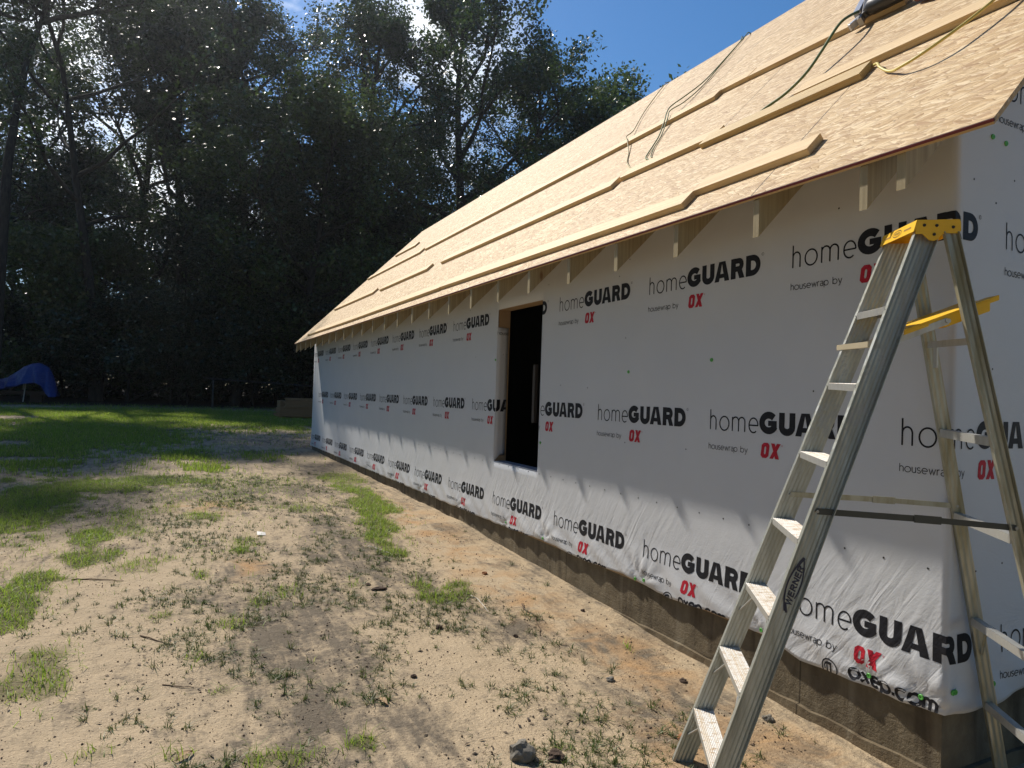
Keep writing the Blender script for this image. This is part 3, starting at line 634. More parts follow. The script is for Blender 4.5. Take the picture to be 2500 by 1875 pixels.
for co, no in (((0, 0, 0), (1, 0, 0)), ((-WL, 0, 0), (1, 0, 0)), ((-WRt, 0, 0), (1, 0, 0)), ((-WL+.119, 0, 0), (1, 0, 0)), ((0, WT, 0), (0, 1, 0)), ((0, WB, 0), (0, 1, 0))):
    bmesh.ops.bisect_plane(bm, geom=bm.verts[:]+bm.edges[:]+bm.faces[:], plane_co=co, plane_no=no, dist=1e-6)
kill = []; fold = set()
for f in bm.faces:
    c = f.calc_center_median()
    if -WL < c.x < -WRt and WB < c.y < WT:
        if c.x < -WL+.119 and c.y < .70: fold.add(f)
        else: kill.append(f)
    elif c.x < -YF+.02 or c.x > HX-.1: kill.append(f)
    elif c.x > 0 and c.y > zunder(c.x)-.06: kill.append(f)
    elif max(v.co.y for v in f.verts) < float(zb(c.x))+.001: kill.append(f)
fv = {}
for f in fold:
    for v in f.verts: fv[v] = 1
nf = bmesh.ops.split(bm, geom=list(fold))
fold = {g for g in nf['geom'] if isinstance(g, bmesh.types.BMFace)}; fv = {v for f in fold for v in f.verts}
bmesh.ops.delete(bm, geom=[f for f in kill if f.is_valid], context='FACES')
bm.verts.ensure_lookup_table(); S = np.array([v.co.x for v in bm.verts]); Zv = np.array([v.co.y for v in bm.verts]); Lv = np.array([v.co.z for v in bm.verts])
Zc = np.maximum(Zv, zb(S)+.0005)
OG = wrap_off(S2, cols)
ii = np.clip(np.searchsorted(ss, S)-1, 0, len(ss)-2); off = np.empty(len(S))
for q in range(len(S)):
    a = ii[q]; f = (S[q]-ss[a])/(ss[a+1]-ss[a]); off[q] = np.interp(Zc[q], cols[a], OG[a])*(1-f)+np.interp(Zc[q], cols[a+1], OG[a+1])*f
off += .0011+Lv*.00007
PM = wrap_map(S, Zc, off)
for i, v in enumerate(bm.verts):
    if v in fv: v.co = (S[i]+WL-.004, WL-.0115-Lv[i]*.0002, Zc[i])
    else: v.co = PM[i]
me = bpy.data.meshes.new('printed_lettering'); bm.to_mesh(me); bm.free()
link_mesh('printed_lettering', me, [M['black_ink'], M['red_ink']], wrap)

# nails in the sheathing and green cap nails
def disc(name, mat, s, z, r, h, parent, rim=False):
    off = float(wrap_off(s, z))+.001; p = wrap_map(s, z, off); p = Vector(p.tolist())
    nrm = Vector((-1, 0, 0)) if s <= 0 else Vector((0, -1, 0))
    b = MB(); n = 14; q = nrm.to_track_quat('Z', 'Y').to_matrix()
    prof = [(r, 0), (r, h*.6), (r*.85, h), (r*.45, h*.9), (r*.4, h*.5), (0.0001, h*.5)] if rim else [(r, 0), (r*.8, h), (.0001, h)]
    for rr, hh in prof:
        for k in range(n): b.v.append(tuple(p+q @ Vector((rr*math.cos(2*math.pi*k/n), rr*math.sin(2*math.pi*k/n), hh))))
    for i in range(len(prof)-1):
        for k in range(n): b.f.append((i*n+k, i*n+(k+1) % n, (i+1)*n+(k+1) % n, (i+1)*n+k)); b.m.append(0)
    return b.build(name, mat, parent)
for s, z in [(-1.023,-1.29),(-.353,-1.295),(-.10,-1.295),(-3.551,-1.276),(-2.199,-1.296),(-2.103,-1.283),(-4.315,-1.271),(-1.484,.274),(-2.356,.212),(-3.67,-.421),(-4.692,.378),(.028,-1.233),(.045,-1.233),(.26,1.271),(.37,1.262),(.33,-1.24)]:
    disc('cap_nail', M['green_cap'], s, z, .0125, .006, wrap, True)
rnd = random.Random(4)
for k in range(34): disc('nail_head', M['nail'], -(.08+.2115*k)+rnd.uniform(-.004, .004), -.712+.002*k*.1, .0052, .0008, wrap)
for k in range(20): disc('nail_head', M['nail'], -rnd.uniform(.1, 8), rnd.choice([.98, 1.05, .45, -.3, .1])+rnd.uniform(-.03, .03), .005, .0008, wrap)
for s, z in [(.12, 1.05), (.30, .97), (.2, -.72), (.41, -.70), (.45, 1.1), (.3, .2)]: disc('nail_head', M['nail'], s, z, .005, .0008, wrap)
# upper sheet overlapping on the gable
b = MB(); vs = []; fs = []
for i in range(30):
    x = .15+i*.17; zt_ = zunder(x, .028)-.006; z0_ = 1.255-.012*math.sin(x*2)+(x < .25)*.0
    for j in range(8): vs.append((x, -.016-.003*math.sin(x*7+j), z0_+(max(zt_, z0_+.02)-z0_)*j/7))
for i in range(29):
    for j in range(7): fs.append((i*8+j, (i+1)*8+j, (i+1)*8+j+1, i*8+j+1))
# (kept below the lettering layer of that sheet)

# ------------------------------------------------------------------ boards on the roof
def board(y_near, y_far, u_lo0, u_lo1, label, w=.138, t=.038, h=0, mat='pine', tilt=0, grp='boards laid across the roof deck'):
    L = y_far-y_near; b = MB(); b.box((0, -L/2, 0), (w, L/2, t)); o = b.build('roof_board', M[mat], bevel=.0025)
    ang = math.atan2(-(u_lo1-u_lo0), L)
    loc = Matrix.Translation(Vector(((u_lo0+u_lo1)/2, (y_near+y_far)/2, h+.001))) @ Matrix.Rotation(ang, 4, 'Z') @ Matrix.Rotation(tilt, 4, 'X')
    o.matrix_basis = RM @ loc; tag(o, label, 'board', grp); return o
board(.541, 1.352, .262, .254, 'short pale board on the roof nearest the eave, its near end nearest the roof corner')
board(1.352, 5.49, .128, .175, 'long board in the lowest roof row, stepped lower than the short board by the roof corner')
board(5.50, 9.84, .168, .142, 'board in the middle of the lowest roof row, butted between two seams')
board(9.85, 13.76, .142, .165, 'farthest board of the lowest roof row, reaching the far roof edge')
board(.680, 1.968, 1.063, 1.084, 'yellow pine board with a dark cut end, beside the loose end of the yellow cord', mat='yellow_pine', t=.040)
board(-.9, 1.236, 1.215, 1.245, 'long board running off the top right of the picture above the yellow pine board')
board(1.872, 3.012, 1.150, 1.160, 'pale board emerging from behind the yellow pine board in the second row')
board(3.052, 7.17, 1.065, 1.065, 'long board of the second roof row below the loops of cord')
board(7.70, 10.25, 1.045, 1.055, 'board with a free gap at both ends, middle of the second roof row')
board(10.76, 14.19, 1.080, 1.100, 'farthest board of the second roof row')
board(.95, 2.378, 2.17, 2.325, 'upper board whose near end lies under the black nail gun')
board(2.384, 2.715, 2.330, 2.352, 'short board piece joined to the end of the board under the nail gun')
board(2.722, 5.995, 2.257, 2.253, 'board crossed by both loops of cord in the third roof row')
board(6.002, 10.29, 2.253, 2.258, 'far middle board of the third roof row, seam at its near end')
board(10.53, 14.5, 2.240, 2.290, 'farthest long board of the third roof row')
board(12.55, 14.2, 3.050, 3.120, 'single short board highest on the roof near its far end')
board(2.90, 3.90, 2.405, 2.405, 'thin pale strip lying tight against the upper side of a third row board', w=.075, t=.02)

# cords on the roof
def cord(name, pts, rad, mat, label, n=6):
    P = [roof_pt(y, u, h) for y, u, h in pts]; Q = []
    for i in range(len(P)-1):
        p0 = P[max(i-1, 0)]; p1 = P[i]; p2 = P[i+1]; p3 = P[min(i+2, len(P)-1)]
        for k in range(n):
            t = k/n; Q.append(.5*((2*p1)+(p2-p0)*t+(2*p0-5*p1+4*p2-p3)*t*t+(3*p1-p0-3*p2+p3)*t**3))
    Q.append(P[-1]); b = MB(); b.tube(Q, rad, 8); o = b.build(name, M[mat], smooth=True)
    return tag(o, label, 'cord', 'cords trailing over the roof')
cord('green_hose', [(3.80,4.40,-.08),(3.80,4.36,.02),(3.74,4.19,.03),(3.60,3.566,.03),(3.53,3.13,.03),(3.49,2.796,.06),(3.56,2.60,.075),(3.50,2.44,.062),(3.37,2.27,.06),(3.22,1.97,.02),(3.113,1.739,.012),(2.99,1.50,.012),(2.86,1.40,.012),(2.80,1.33,.012)], .006, 'hose_green', 'doubled green hose hanging down from the ridge in a loop, nearer of the two loops')
cord('green_hose', [(3.92,4.40,-.08),(3.90,4.36,.02),(3.80,4.15,.012),(3.62,3.5,.012),(3.50,3.05,.012),(3.47,2.70,.03),(3.49,2.50,.062),(3.36,2.30,.055),(3.18,1.95,.012),(3.05,1.7,.012),(2.90,1.48,.012),(2.83,1.42,.012)], .005, 'hose_green', 'thin green strand twisted beside the nearer looped hose')
cord('power_cord', [(5.21,4.40,-.06),(5.20,4.34,.02),(4.825,3.512,.02),(4.539,3.038,.02),(4.26,2.635,.03),(4.16,2.44,.055),(3.95,2.24,.05),(3.66,1.93,.012),(3.42,1.66,.012),(3.20,1.47,.012),(3.06,1.37,.01)], .0055, 'cord_brown', 'yellow brown cord draped from the ridge, farther of the two loops')
cord('green_hose', [(1.26,2.21,.10),(1.25,1.98,.14),(1.25,1.70,.10),(1.28,1.50,.06),(1.382,1.374,.03),(1.503,1.30,.02),(1.584,1.225,.012),(1.68,1.17,.01),(1.80,1.19,.01)], .0095, 'hose_green', 'dark green hose running from the nail gun down to the yellow pine board')
cord('yellow_cord', [(.679,1.194,.01),(.61,1.13,.03),(.55,1.04,.035),(.49,.98,.02),(.43,.93,.02),(.359,.871,.04),(.245,.852,.06),(.15,.905,.07),(.08,1.01,.07),(.025,1.13,.07),(.0,1.23,.07),(-.02,1.38,.06),(-.03,1.6,.04)], .0075, 'hose_yellow', 'yellow extension cord curving across the near corner of the roof')

# nail gun lying on the roof, a brown rag beside it
gun = empty('nail_gun', roof_pt(1.1, 2.2, .0)); tag(gun, 'black and grey nail gun on the upper roof board where the green hose ends', 'nail gun')
def rp(y, u, h): return roof_pt(y, u, h)
b = MB(); b.tube([rp(1.20,2.20,.075), rp(1.17,2.195,.085), rp(1.15,2.19,.09), rp(.95,2.16,.092), rp(.80,2.14,.092), rp(.60,2.11,.092), rp(.56,2.105,.088)], [.035, .045, .055, .056, .052, .056, .045], 20); b.build('body', M['tool_black'], gun, smooth=True)
b = MB(); b.tube([rp(1.0,2.17,.147), rp(.95,2.175,.152), rp(.62,2.13,.152), rp(.60,2.13,.147)], [.012, .017, .017, .01], 10); b.build('handle_ridge', M['tool_grey'], gun, smooth=True)
b = MB(); A = rp(1.225, 2.12, .05); B = rp(1.44, 2.70, .075); d = (B-A).normalized(); sd_ = d.cross(NR).normalized()
def slab(b, a, c, wd, th): 
    d = (c-a).normalized(); s_ = d.cross(NR).normalized()*wd/2; n_ = NR*th/2
    b.add([a-s_-n_, a+s_-n_, a+s_+n_, a-s_+n_, c-s_-n_, c+s_-n_, c+s_+n_, c-s_+n_], [(0,3,2,1),(4,5,6,7),(0,1,5,4),(1,2,6,5),(2,3,7,6),(3,0,4,7)])
slab(b, A, B, .03, .05); b.build('magazine', M['tool_grey'], gun)
b = MB(); slab(b, rp(1.27,2.20,.085), rp(1.33,2.42,.095), .05, .05); slab(b, rp(1.30,2.11,.05), rp(1.24,2.19,.06), .035, .045); b.build('nose', M['tool_grey'], gun, bevel=.004)
b = MB(); slab(b, rp(1.20,2.16,.07), rp(1.30,2.46,.13), .03, .04); b.build('trigger_housing', M['tool_black'], gun, bevel=.004)
bm = bmesh.new(); bmesh.ops.create_icosphere(bm, subdivisions=3, radius=1)
for v in bm.verts:
    k = .7+.6*float(vnoise(v.co.x*3+5, v.co.y*3+v.co.z*2, 91)); p = v.co*k; v.co = rp(.62+p.x*.17, 2.06+p.y*.10, max(.004, .035+p.z*.045))
me = bpy.data.meshes.new('brown_rag'); bm.to_mesh(me); bm.free(); tag(link_mesh('brown_rag', me, M['brown']), 'crumpled red brown rag on the roof at the top edge beside the nail gun', 'rag')

# ------------------------------------------------------------------ ladder
la = Vector((-.56389, -.82501, -.0373)); lu = Vector((-.03653, -.0202, .99913)); lb = Vector((-.82504, .56476, -.01874))
LM = Matrix.Identity(4)
for i in range(3): LM[i][0] = -la[i]; LM[i][1] = lb[i]; LM[i][2] = lu[i]
LM.translation = Vector((-1.0592, .5041, -1.7409))
lad = empty('step_ladder', None, LM); tag(lad, 'eight foot aluminium step ladder with yellow top standing at the near house corner', 'ladder')
HT = 2.43
def fr(h): return -.3552*h
def rr_(h): return -1.4432+.2002*h
def fw_(h): return .5*(.5291+(.2677-.5291)*h/2.33)
def rw_(h): return .5*(.5554+(.3038-.5554)*h/2.33)
def channel(side, wf_, ff, depth, flange, h0, h1, t=.0022, ribs=5, amp=.0013, n=26):
    # C channel with ribbed web; flanges point outwards
    pr = [(flange, 0), (flange, -t), (t, -t)]
    webo = [(t+amp*math.cos(2*math.pi*ribs*i/n), -t-(depth-2*t)*i/n) for i in range(1, n)]
    pr += webo+[(t, -depth+t), (flange, -depth+t), (flange, -depth), (0, -depth)]
    pr += [(0+amp*math.cos(2*math.pi*ribs*i/n), -t-(depth-2*t)*i/n) for i in range(n-1, 0, -1)]+[(0, 0)]
    b = MB(); m_ = len(pr)
    for h in (h0, h1):
        for xo, fo in pr: b.v.append((side*(wf_(h)+xo), ff(h)+fo, h))
    for i in range(m_): b.f.append((i, (i+1) % m_, m_+(i+1) % m_, m_+i)); b.m.append(0)
    # end caps as strips so the C stays open
    k = len(pr)
    return b
for s_ in (1, -1):
    o = channel(s_, fw_, fr, .0916, .026, .0, HT).build('front_rail', M['alu'], lad, False, True)
    o.data.polygons.foreach_set('use_smooth', [False]*len(o.data.polygons))
    o = channel(s_, rw_, rr_, .052, .022, .0, HT-.01, ribs=2).build('rear_rail', M['alu2'], lad, False)
    b = MB(); W0 = fw_(0); b.box((s_*(W0-.004) if s_ > 0 else s_*(W0+.03), fr(0)-.098, -.012), (s_*(W0+.03) if s_ > 0 else s_*(W0-.004), fr(0)+.006, .035)); b.build('foot', M['yellow'], lad, False, bevel=.003)
    b = MB(); W0 = rw_(0); b.box((min(s_*(W0-.004), s_*(W0+.026)), rr_(0)-.058, -.012), (max(s_*(W0-.004), s_*(W0+.026)), rr_(0)+.006, .035)); b.build('foot', M['rubber'], lad, False, bevel=.003)
for k in range(1, 8):
    h = .3048*k; w = fw_(h)-.0015; f0 = fr(h)+.003; f1 = f0-.088; b = MB(); nr_ = 24
    # tread with lengthwise ribs
    prof = [(f0, h-.028), (f0, h)]
    for i in range(1, nr_*2): prof.append((f0-(f0-f1)*i/(nr_*2), h+(.0012 if (i//2) % 2 else -.0004)))
    prof += [(f1, h), (f1, h-.022), (f1+.002, h-.022), (f1+.002, h-.003), (f0-.002, h-.003), (f0-.002, h-.028)]
    m_ = len(prof)
    for x in (-w, w):
        for f, z in prof: b.v.append((x, f, z))
    for i in range(m_):
        b.f.append((i, (i+1) % m_, m_+(i+1) % m_, m_+i)); b.m.append(0 if 0 < i < nr_*2+1 else 1)
    st = b.build('step', [M['tread'], M['strap']], lad, False)
    # rivets on the front flanges
    for s_ in (1, -1):
        rv = MB(); rv.tube([(s_*(fw_(h)+.010), f0-.002, h-.012), (s_*(fw_(h)+.010), f0+.003, h-.012)], .0036, 8)
        o = rv.build('rivet', M['post'], None, False); o.parent = st
        if k <= 3:
            b = MB(); b.tube([(s_*(fw_(h-.13)-.002), fr(h-.13)-.02, h-.13), (s_*(fw_(h)*.55), f0-.02, h-.03)], .0045, 6)
            o = b.build('knee_brace', M['strap'], None, False); o.parent = st
b = MB(); b.tube([(-.02, fr(.3)-.088, .285), (.01, fr(.61)-.085, .585)], .004, 6); b.build('tie_rod', M['post'], lad, False)
b = MB(); b.tube([(.01, fr(.61)-.088, .60), (.03, fr(.914)-.085, .89)], .004, 6); b.build('tie_rod', M['post'], lad, False)
# top cap
cap = MB(); CW = .155
side_poly = [(-.862, 2.468), (-1.012, 2.468), (-1.02, 2.460), (-1.022, 2.425), (-1.014, 2.414), (-.966, 2.416), (-.952, 2.408), (-.938, 2.392), (-.925, 2.386), (-.908, 2.389), (-.893, 2.404), (-.883, 2.414), (-.858, 2.414)]
for x0, x1 in ((-CW-.004, -CW), (CW, CW+.004)): cap.prism([(f, z) for f, z in side_poly], 0, x0, x1)
cap.add([(-CW, -.862, 2.468), (CW, -.862, 2.468), (CW, -1.02, 2.468), (-CW, -1.02, 2.468), (-CW, -.862, 2.463), (CW, -.862, 2.463), (CW, -1.02, 2.463), (-CW, -1.02, 2.463)], [(0,1,2,3),(7,6,5,4),(0,4,5,1),(1,5,6,2),(2,6,7,3),(3,7,4,0)])
# front plate with rounded edge, slightly curved, back plate
for f0, f1 in ((-.862, -.857), (-1.02, -1.024)):
    pass
b2 = cap
b2.add([(-CW-.004, -.862, 2.468), (CW+.004, -.862, 2.468), (CW+.004, -.850, 2.424), (-CW-.004, -.850, 2.424), (-CW-.004, -.866, 2.466), (CW+.004, -.866, 2.466), (CW+.004, -.855, 2.424), (-CW-.004, -.855, 2.424)], [(0,1,2,3),(7,6,5,4),(0,4,5,1),(1,5,6,2),(2,6,7,3),(3,7,4,0)])
b2.box((-CW, -1.021, 2.42), (CW, -1.017, 2.4625))
topcap = b2.build('top_cap', M['yellow'], lad, False)
def capf(u, z): return (u, -.862+(2.468-z)*.273+.0012, z)
_sm = simple('slot_shade', (.30, .15, .01), .7)  # slots are flat quads, the shade inside them put into this colour
for u0_, u1_ in ((.062, .125), (-.125, -.062)):
    b = MB(); b.add([capf(u0_, 2.442), capf(u1_, 2.442), capf(u1_, 2.449), capf(u0_, 2.449)], [(0,1,2,3)]); o = b.build('slot', _sm, None, False); o.parent = topcap
ik = Ink(); ik.stroke(arc(0, 0, .040, .0125, 0, 360, 24)[:-1], .0022, 0, True, .01); text(ik, 'WERNER', -.026, -.0045, .0065, .0014, .05, .25, seg=.05)
b = MB(); b.v = [tuple(Vector(capf(-a, 2.446+c))+Vector((0, .0004+l*.0001, 0))) for a, c, l in ik.v]; b.f = list(ik.f); b.m = [0]*len(ik.f); o = b.build('emblem', M['navy'], None, False); o.parent = topcap
for f, z in ((-.889, 2.447), (-.934, 2.445), (-.993, 2.438), (-.925, 2.411)):
    for s_ in (1, -1):
        b = MB(); b.tube([(s_*(CW+.003), f, z), (s_*(CW+.008), f, z)], [.0065, .005], 10)
        o = b.build('bolt', M['nail'], None, False); o.parent = topcap
# WERNER decal on the outside of the near rail
rl = Vector((0, -.3552, 1)).normalized(); cr = Vector((0, -1, -.3552)).normalized(); oc = Vector((0, -.4165, 1.04))
def railxy(p, l=0):
    q = oc+rl*p[0]-cr*p[1]; h = q.z; return (-(fw_(h)+.0048+l*.00012), q.y, h)
ik = Ink()
ik.stroke([(a, -.002+.027*(1-(a/.112)**2)) for a in np.linspace(-.108, .112, 24)], .0062, seg=.01)
ik.stroke([(a, -.024*(1-(a/.112)**2)) for a in np.linspace(.108, -.05, 16)], .0052, seg=.01)
ik.stroke([(.075, .012), (.095, .006), (.113, -.002)], .011, seg=.01); ik.stroke([(-.112, -.008), (-.098, -.002), (-.08, .006)], .008, seg=.01)
text(ik, 'WERNER', -.082, -.0135, .0175, .0056, .158, .22, slant=.12, seg=.05)
b = MB(); b.v = [railxy((a, c), l) for a, c, l in ik.v]; b.f = list(ik.f); b.m = [0]*len(ik.f); b.build('decal', M['navy'], lad, False)
# spreaders with centre hinges
for s_ in (1, -1):
    h0, h1 = 1.33, 1.297; A = Vector((s_*(fw_(h0)+.006+(.0 if s_ < 0 else -.012)), fr(h0)-.03, h0)); B = Vector((s_*(rw_(h1)+.006), rr_(h1)-.025, h1+.0))
    Mid = A.lerp(B, .56)+Vector((0, 0, .004)); sp = empty('spreader', tuple(A)); sp.parent = lad
    def bar(p, q, wd, th):
        b = MB(); d = (q-p).normalized(); n_ = Vector((1, 0, 0)); s2 = d.cross(n_).normalized()*wd/2; n_ = n_*th/2
        b.add([p-s2-n_, p+s2-n_, p+s2+n_, p-s2+n_, q-s2-n_, q+s2-n_, q+s2+n_, q-s2+n_], [(0,3,2,1),(4,5,6,7),(0,1,5,4),(1,2,6,5),(2,3,7,6),(3,0,4,7)]); return b
    for nm, p, q, wd, th in (('arm', A, Mid, .024, .003), ('arm', Mid, B, .022, .003), ('hinge', Mid-(B-A).normalized()*.045+Vector((-.0035*1, 0, 0)), Mid+(B-A).normalized()*.05+Vector((-.0035, 0, 0)), .030, .006)):
        o = bar(p, q, wd, th).build(nm, M['darkbar'] if s_ < 0 else M['alu2'], None, False); o.parent = sp; o.matrix_parent_inverse = Matrix.Translation(-A)  # near spreader gets a darker metal than the far one
    for p in (A, Mid-(B-A).normalized()*.02, Mid+(B-A).normalized()*.025, B):
        b = MB(); b.tube([p+Vector((-.006, 0, 0)), p+Vector((.006, 0, 0))], .006, 10)
        o = b.build('rivet', M['post'], None, False); o.parent = sp; o.matrix_parent_inverse = Matrix.Translation(-A)
# rear cross bars
for h in (1.63, 1.265, .80, .42):
    b = MB(); w = rw_(h)-.001; f = rr_(h); b.box((-w, f-.034, h-.004), (w, f-.004, h+.004)); b.box((-w, f-.006, h-.03), (w, f-.003, h+.004)); b.build('cross_bar', M['strap'], lad, False)
# gusset braces on the lower rear bar
for h in (.80,):
    for s_ in (1, -1):
        b = MB(); b.tube([(s_*(rw_(h)*.62), rr_(h)-.02, h-.02), (s_*(rw_(h-.16)-.004), rr_(h-.16)-.02, h-.16)], .006, 6); b.build('rear_brace', M['alu2'], lad, False)
# folding shelf and its brackets
sh = empty('shelf', (0, -.84, 2.045)); sh.parent = lad
IV = Matrix.Translation((0, .84, -2.045))
def shadd(b, nm, mat, bevel=0):
    o = b.build(nm, mat, None, False, bevel=bevel); o.parent = sh; o.matrix_parent_inverse = IV; return o
def shp(x, a, d): # a along the shelf 0..1, d below
    return (x, -.83-.32*a, 2.045+.126*a-d)
b = MB()
def plate(x0, x1, a0, a1, d0, d1): b.add([shp(x0, a0, d0), shp(x1, a0, d0), shp(x1, a1, d0), shp(x0, a1, d0), shp(x0, a0, d1), shp(x1, a0, d1), shp(x1, a1, d1), shp(x0, a1, d1)], [(0,1,2,3),(7,6,5,4),(0,4,5,1),(1,5,6,2),(2,6,7,3),(3,7,4,0)])
plate(-.145, .145, 0, .96, 0, .006); plate(-.145, -.139, .0, .80, .006, .022); plate(.139, .145, .0, .80, .006, .022); plate(-.02, .02, .15, .75, .006, .02); plate(-.145, -.06, .96, 1.06, .0, .006); plate(.06, .145, .96, 1.06, .0, .006); plate(-.146, -.10, .45, .96, .006, .05); plate(-.146, -.12, .96, 1.06, .004, .02)
shadd(b, 'tray', M['yellow'], .0015)
for s_ in (1, -1):
    b = MB(); p = Vector((s_*.13, fr(2.0)-.05, 1.985)); q = Vector((s_*.148, -.985, 2.078)); b2 = MB()
    d = (q-p).normalized(); n_ = Vector((1, 0, 0)); s2 = d.cross(n_).normalized()*.013; n_ = n_*.002
    b.add([p-s2-n_, p+s2-n_, p+s2+n_, p-s2+n_, q-s2-n_, q+s2-n_, q+s2+n_, q-s2+n_], [(0,3,2,1),(4,5,6,7),(0,1,5,4),(1,2,6,5),(2,3,7,6),(3,0,4,7)]); b.tube([q+Vector((-.008, 0, 0)), q+Vector((.008, 0, 0))], .009, 12)
    shadd(b, 'bracket', M['strap'])
b = MB(); b.box((-.165, rr_(1.99)-.012, 1.985), (.165, rr_(1.99)-.008, 2.012)); b.box((.09, rr_(1.97)-.014, 1.90), (.12, rr_(1.97)-.008, 1.99)); shadd(b, 'hanger', M['strap'])
b = MB(); b.box((-.14, fr(1.985)-.02, 1.975), (.215, fr(1.985)+.006, 1.979)); b.box((-.14, fr(1.985)+.004, 1.975), (.215, fr(1.985)+.008, 1.998)); b.build('paint_brush_bar', simple('tan_bar', (.50, .43, .30), .5, .4), lad, False)

# ------------------------------------------------------------------ foliage generator
def leaf_cloud(rs, centers, radii, n, size, flat=.7, droop=0):
    k = rs.randint(0, len(centers), n); c = centers[k]; rad = radii[k][:, None]
    d = rs.randn(n, 3); d /= np.linalg.norm(d, axis=1)[:, None]; d *= (rs.rand(n, 1)**.45); d[:, 2] *= flat
    p = c+d*rad
    a = rs.randn(n, 3); a[:, 2] *= .6; a[:, 2] -= droop; a /= np.linalg.norm(a, axis=1)[:, None]
    nrm = rs.randn(n, 3)*.75; nrm[:, 2] += .8; b = np.cross(a, nrm); b /= np.linalg.norm(b, axis=1)[:, None]+1e-9
    L = size*(.45+1.0*rs.rand(n, 1)); W = L*.30
    nn = np.cross(a, b)
    V = np.stack([p, p+a*L*.45+b*W+nn*L*.06, p+a*L, p+a*L*.45-b*W+nn*L*.06], 1).reshape(-1, 3)
    return V, np.arange(4*n).reshape(n, 4)
def make_tree(name, seed, H, cr, z0, nleaf, leaf, mat, nlimb=14, trunk_r=.32, cl=1.0, fork=False, spread=1.0, bare=False, top=.25):
    rs = np.random.RandomState(seed); rd = random.Random(seed); b = MB(); tips = []; rad = []
    def limb(p, d, L, r, depth):
        pts = [Vector(p)]; rr = [r]; d = Vector(d).normalized(); n = 5 if depth < 2 else 4
        for i in range(n):
            d = (d+Vector((rd.gauss(0, .16), rd.gauss(0, .16), rd.gauss(.06, .12)))).normalized(); pts.append(pts[-1]+d*L/n); rr.append(r*(1-.75*(i+1)/n))
        b.tube(pts, rr, 7 if depth < 1 else 5, cap=False)
        if depth < 2:
            for j in range(4 if depth == 0 else 3):
                t = rd.uniform(.35, 1); i = min(n-1, int(t*n)); q = pts[i].lerp(pts[i+1], t*n-i) if i < n else pts[-1]
                dd = (d+Vector((rd.gauss(0, .75), rd.gauss(0, .75), rd.gauss(.15, .4)))).normalized(); limb(q, dd, L*rd.uniform(.38, .6), r*.42, depth+1)
        for q in pts[2:] if depth else pts[3:]: tips.append(q); rad.append(cl*rd.uniform(.55, 1.25))
    tp = [Vector((0, 0, -.4))]; tr = [trunk_r*1.35]; d = Vector((rd.gauss(0, .05), rd.gauss(0, .05), 1)); n = 9
    for i in range(n):
        d = (d+Vector((rd.gauss(0, .07), rd.gauss(0, .07), .1))).normalized(); tp.append(tp[-1]+d*(H*.88/n)); tr.append(trunk_r*(1-.85*(i+1)/n))
    b.tube(tp, tr, 10, cap=False)
    for k in range(nlimb):
        t = (k+.5)/nlimb; h = z0+(H*.86-z0)*t; i = min(n-1, int(h/(H*.88)*n)); q = tp[i].lerp(tp[i+1], h/(H*.88)*n-i)
        prof = math.sin(math.pi*min(1, (t*.8+top)))**.7; az = k*2.4+rd.uniform(-.5, .5); el = .25+.7*t
        L = cr*prof*rd.uniform(.7, 1.1)*spread
        limb(q, (math.cos(az), math.sin(az), el), L, trunk_r*(.5-.3*t), 0)
    tips.append(tp[-1]); rad.append(cl*1.2)
    C_ = np.array([tuple(t) for t in tips]); Rr = np.array(rad)
    if bare: keep = rs.rand(len(C_)) < .5; C_ = C_[keep]; Rr = Rr[keep]*.8
    V, Fq = leaf_cloud(rs, C_, Rr, nleaf, leaf)
    V[:, 2] = np.maximum(V[:, 2], .1)
    root = empty(name, (0, 0, 0)); tm = b.mesh('trunk'); o = link_mesh('trunk', tm, M['bark'], None, smooth=True); o.parent = root
    o = link_mesh('crown', np_mesh('crown', V, Fq), M[mat], None); o.parent = root
    return root
def copy_thing(root):
    r = root.copy(); COL.objects.link(r)
    for ch in root.children:
        c = ch.copy(); COL.objects.link(c); c.parent = r
    return r
protos = {}
def proto(key):
    cfg = dict(
        oakA=dict(name='oak_tree', seed=11, H=27, cr=8.5, z0=4.5, nleaf=44000, leaf=.21, mat='leafA', nlimb=17, trunk_r=.42, cl=1.0),
        oakB=dict(name='oak_tree', seed=23, H=25, cr=8, z0=6, nleaf=34000, leaf=.20, mat='leafA', nlimb=14, trunk_r=.40, cl=.85),
        bare=dict(name='thin_tree', seed=31, H=28, cr=7.5, z0=8, nleaf=15000, leaf=.2, mat='leafA', nlimb=13, trunk_r=.26, cl=.95, bare=True),
        dense=dict(name='evergreen_tree', seed=47, H=22, cr=5.5, z0=1.5, nleaf=52000, leaf=.2, mat='leafC', nlimb=26, trunk_r=.32, cl=1.0),
        bright=dict(name='leafy_tree', seed=59, H=17, cr=6.5, z0=2, nleaf=55000, leaf=.18, mat='leafB', nlimb=20, trunk_r=.28, cl=1.0),
        tall=dict(name='tall_tree', seed=71, H=30, cr=6.5, z0=9, nleaf=32000, leaf=.2, mat='leafA', nlimb=16, trunk_r=.36, cl=.9),
        umbrella=dict(name='high_crowned_tree', seed=101, H=29.5, cr=7.5, z0=19.5, nleaf=36000, leaf=.2, mat='leafA', nlimb=12, trunk_r=.30, cl=1.0),
        shrub=dict(name='forest_shrub', seed=83, H=5.0, cr=3.0, z0=.3, nleaf=22000, leaf=.15, mat='leafC', nlimb=14, trunk_r=.07, cl=.75),
        shrubB=dict(name='forest_shrub', seed=97, H=6.5, cr=3.2, z0=.4, nleaf=22000, leaf=.15, mat='leafB', nlimb=14, trunk_r=.08, cl=.8),
    )[key]
    return make_tree(**cfg)
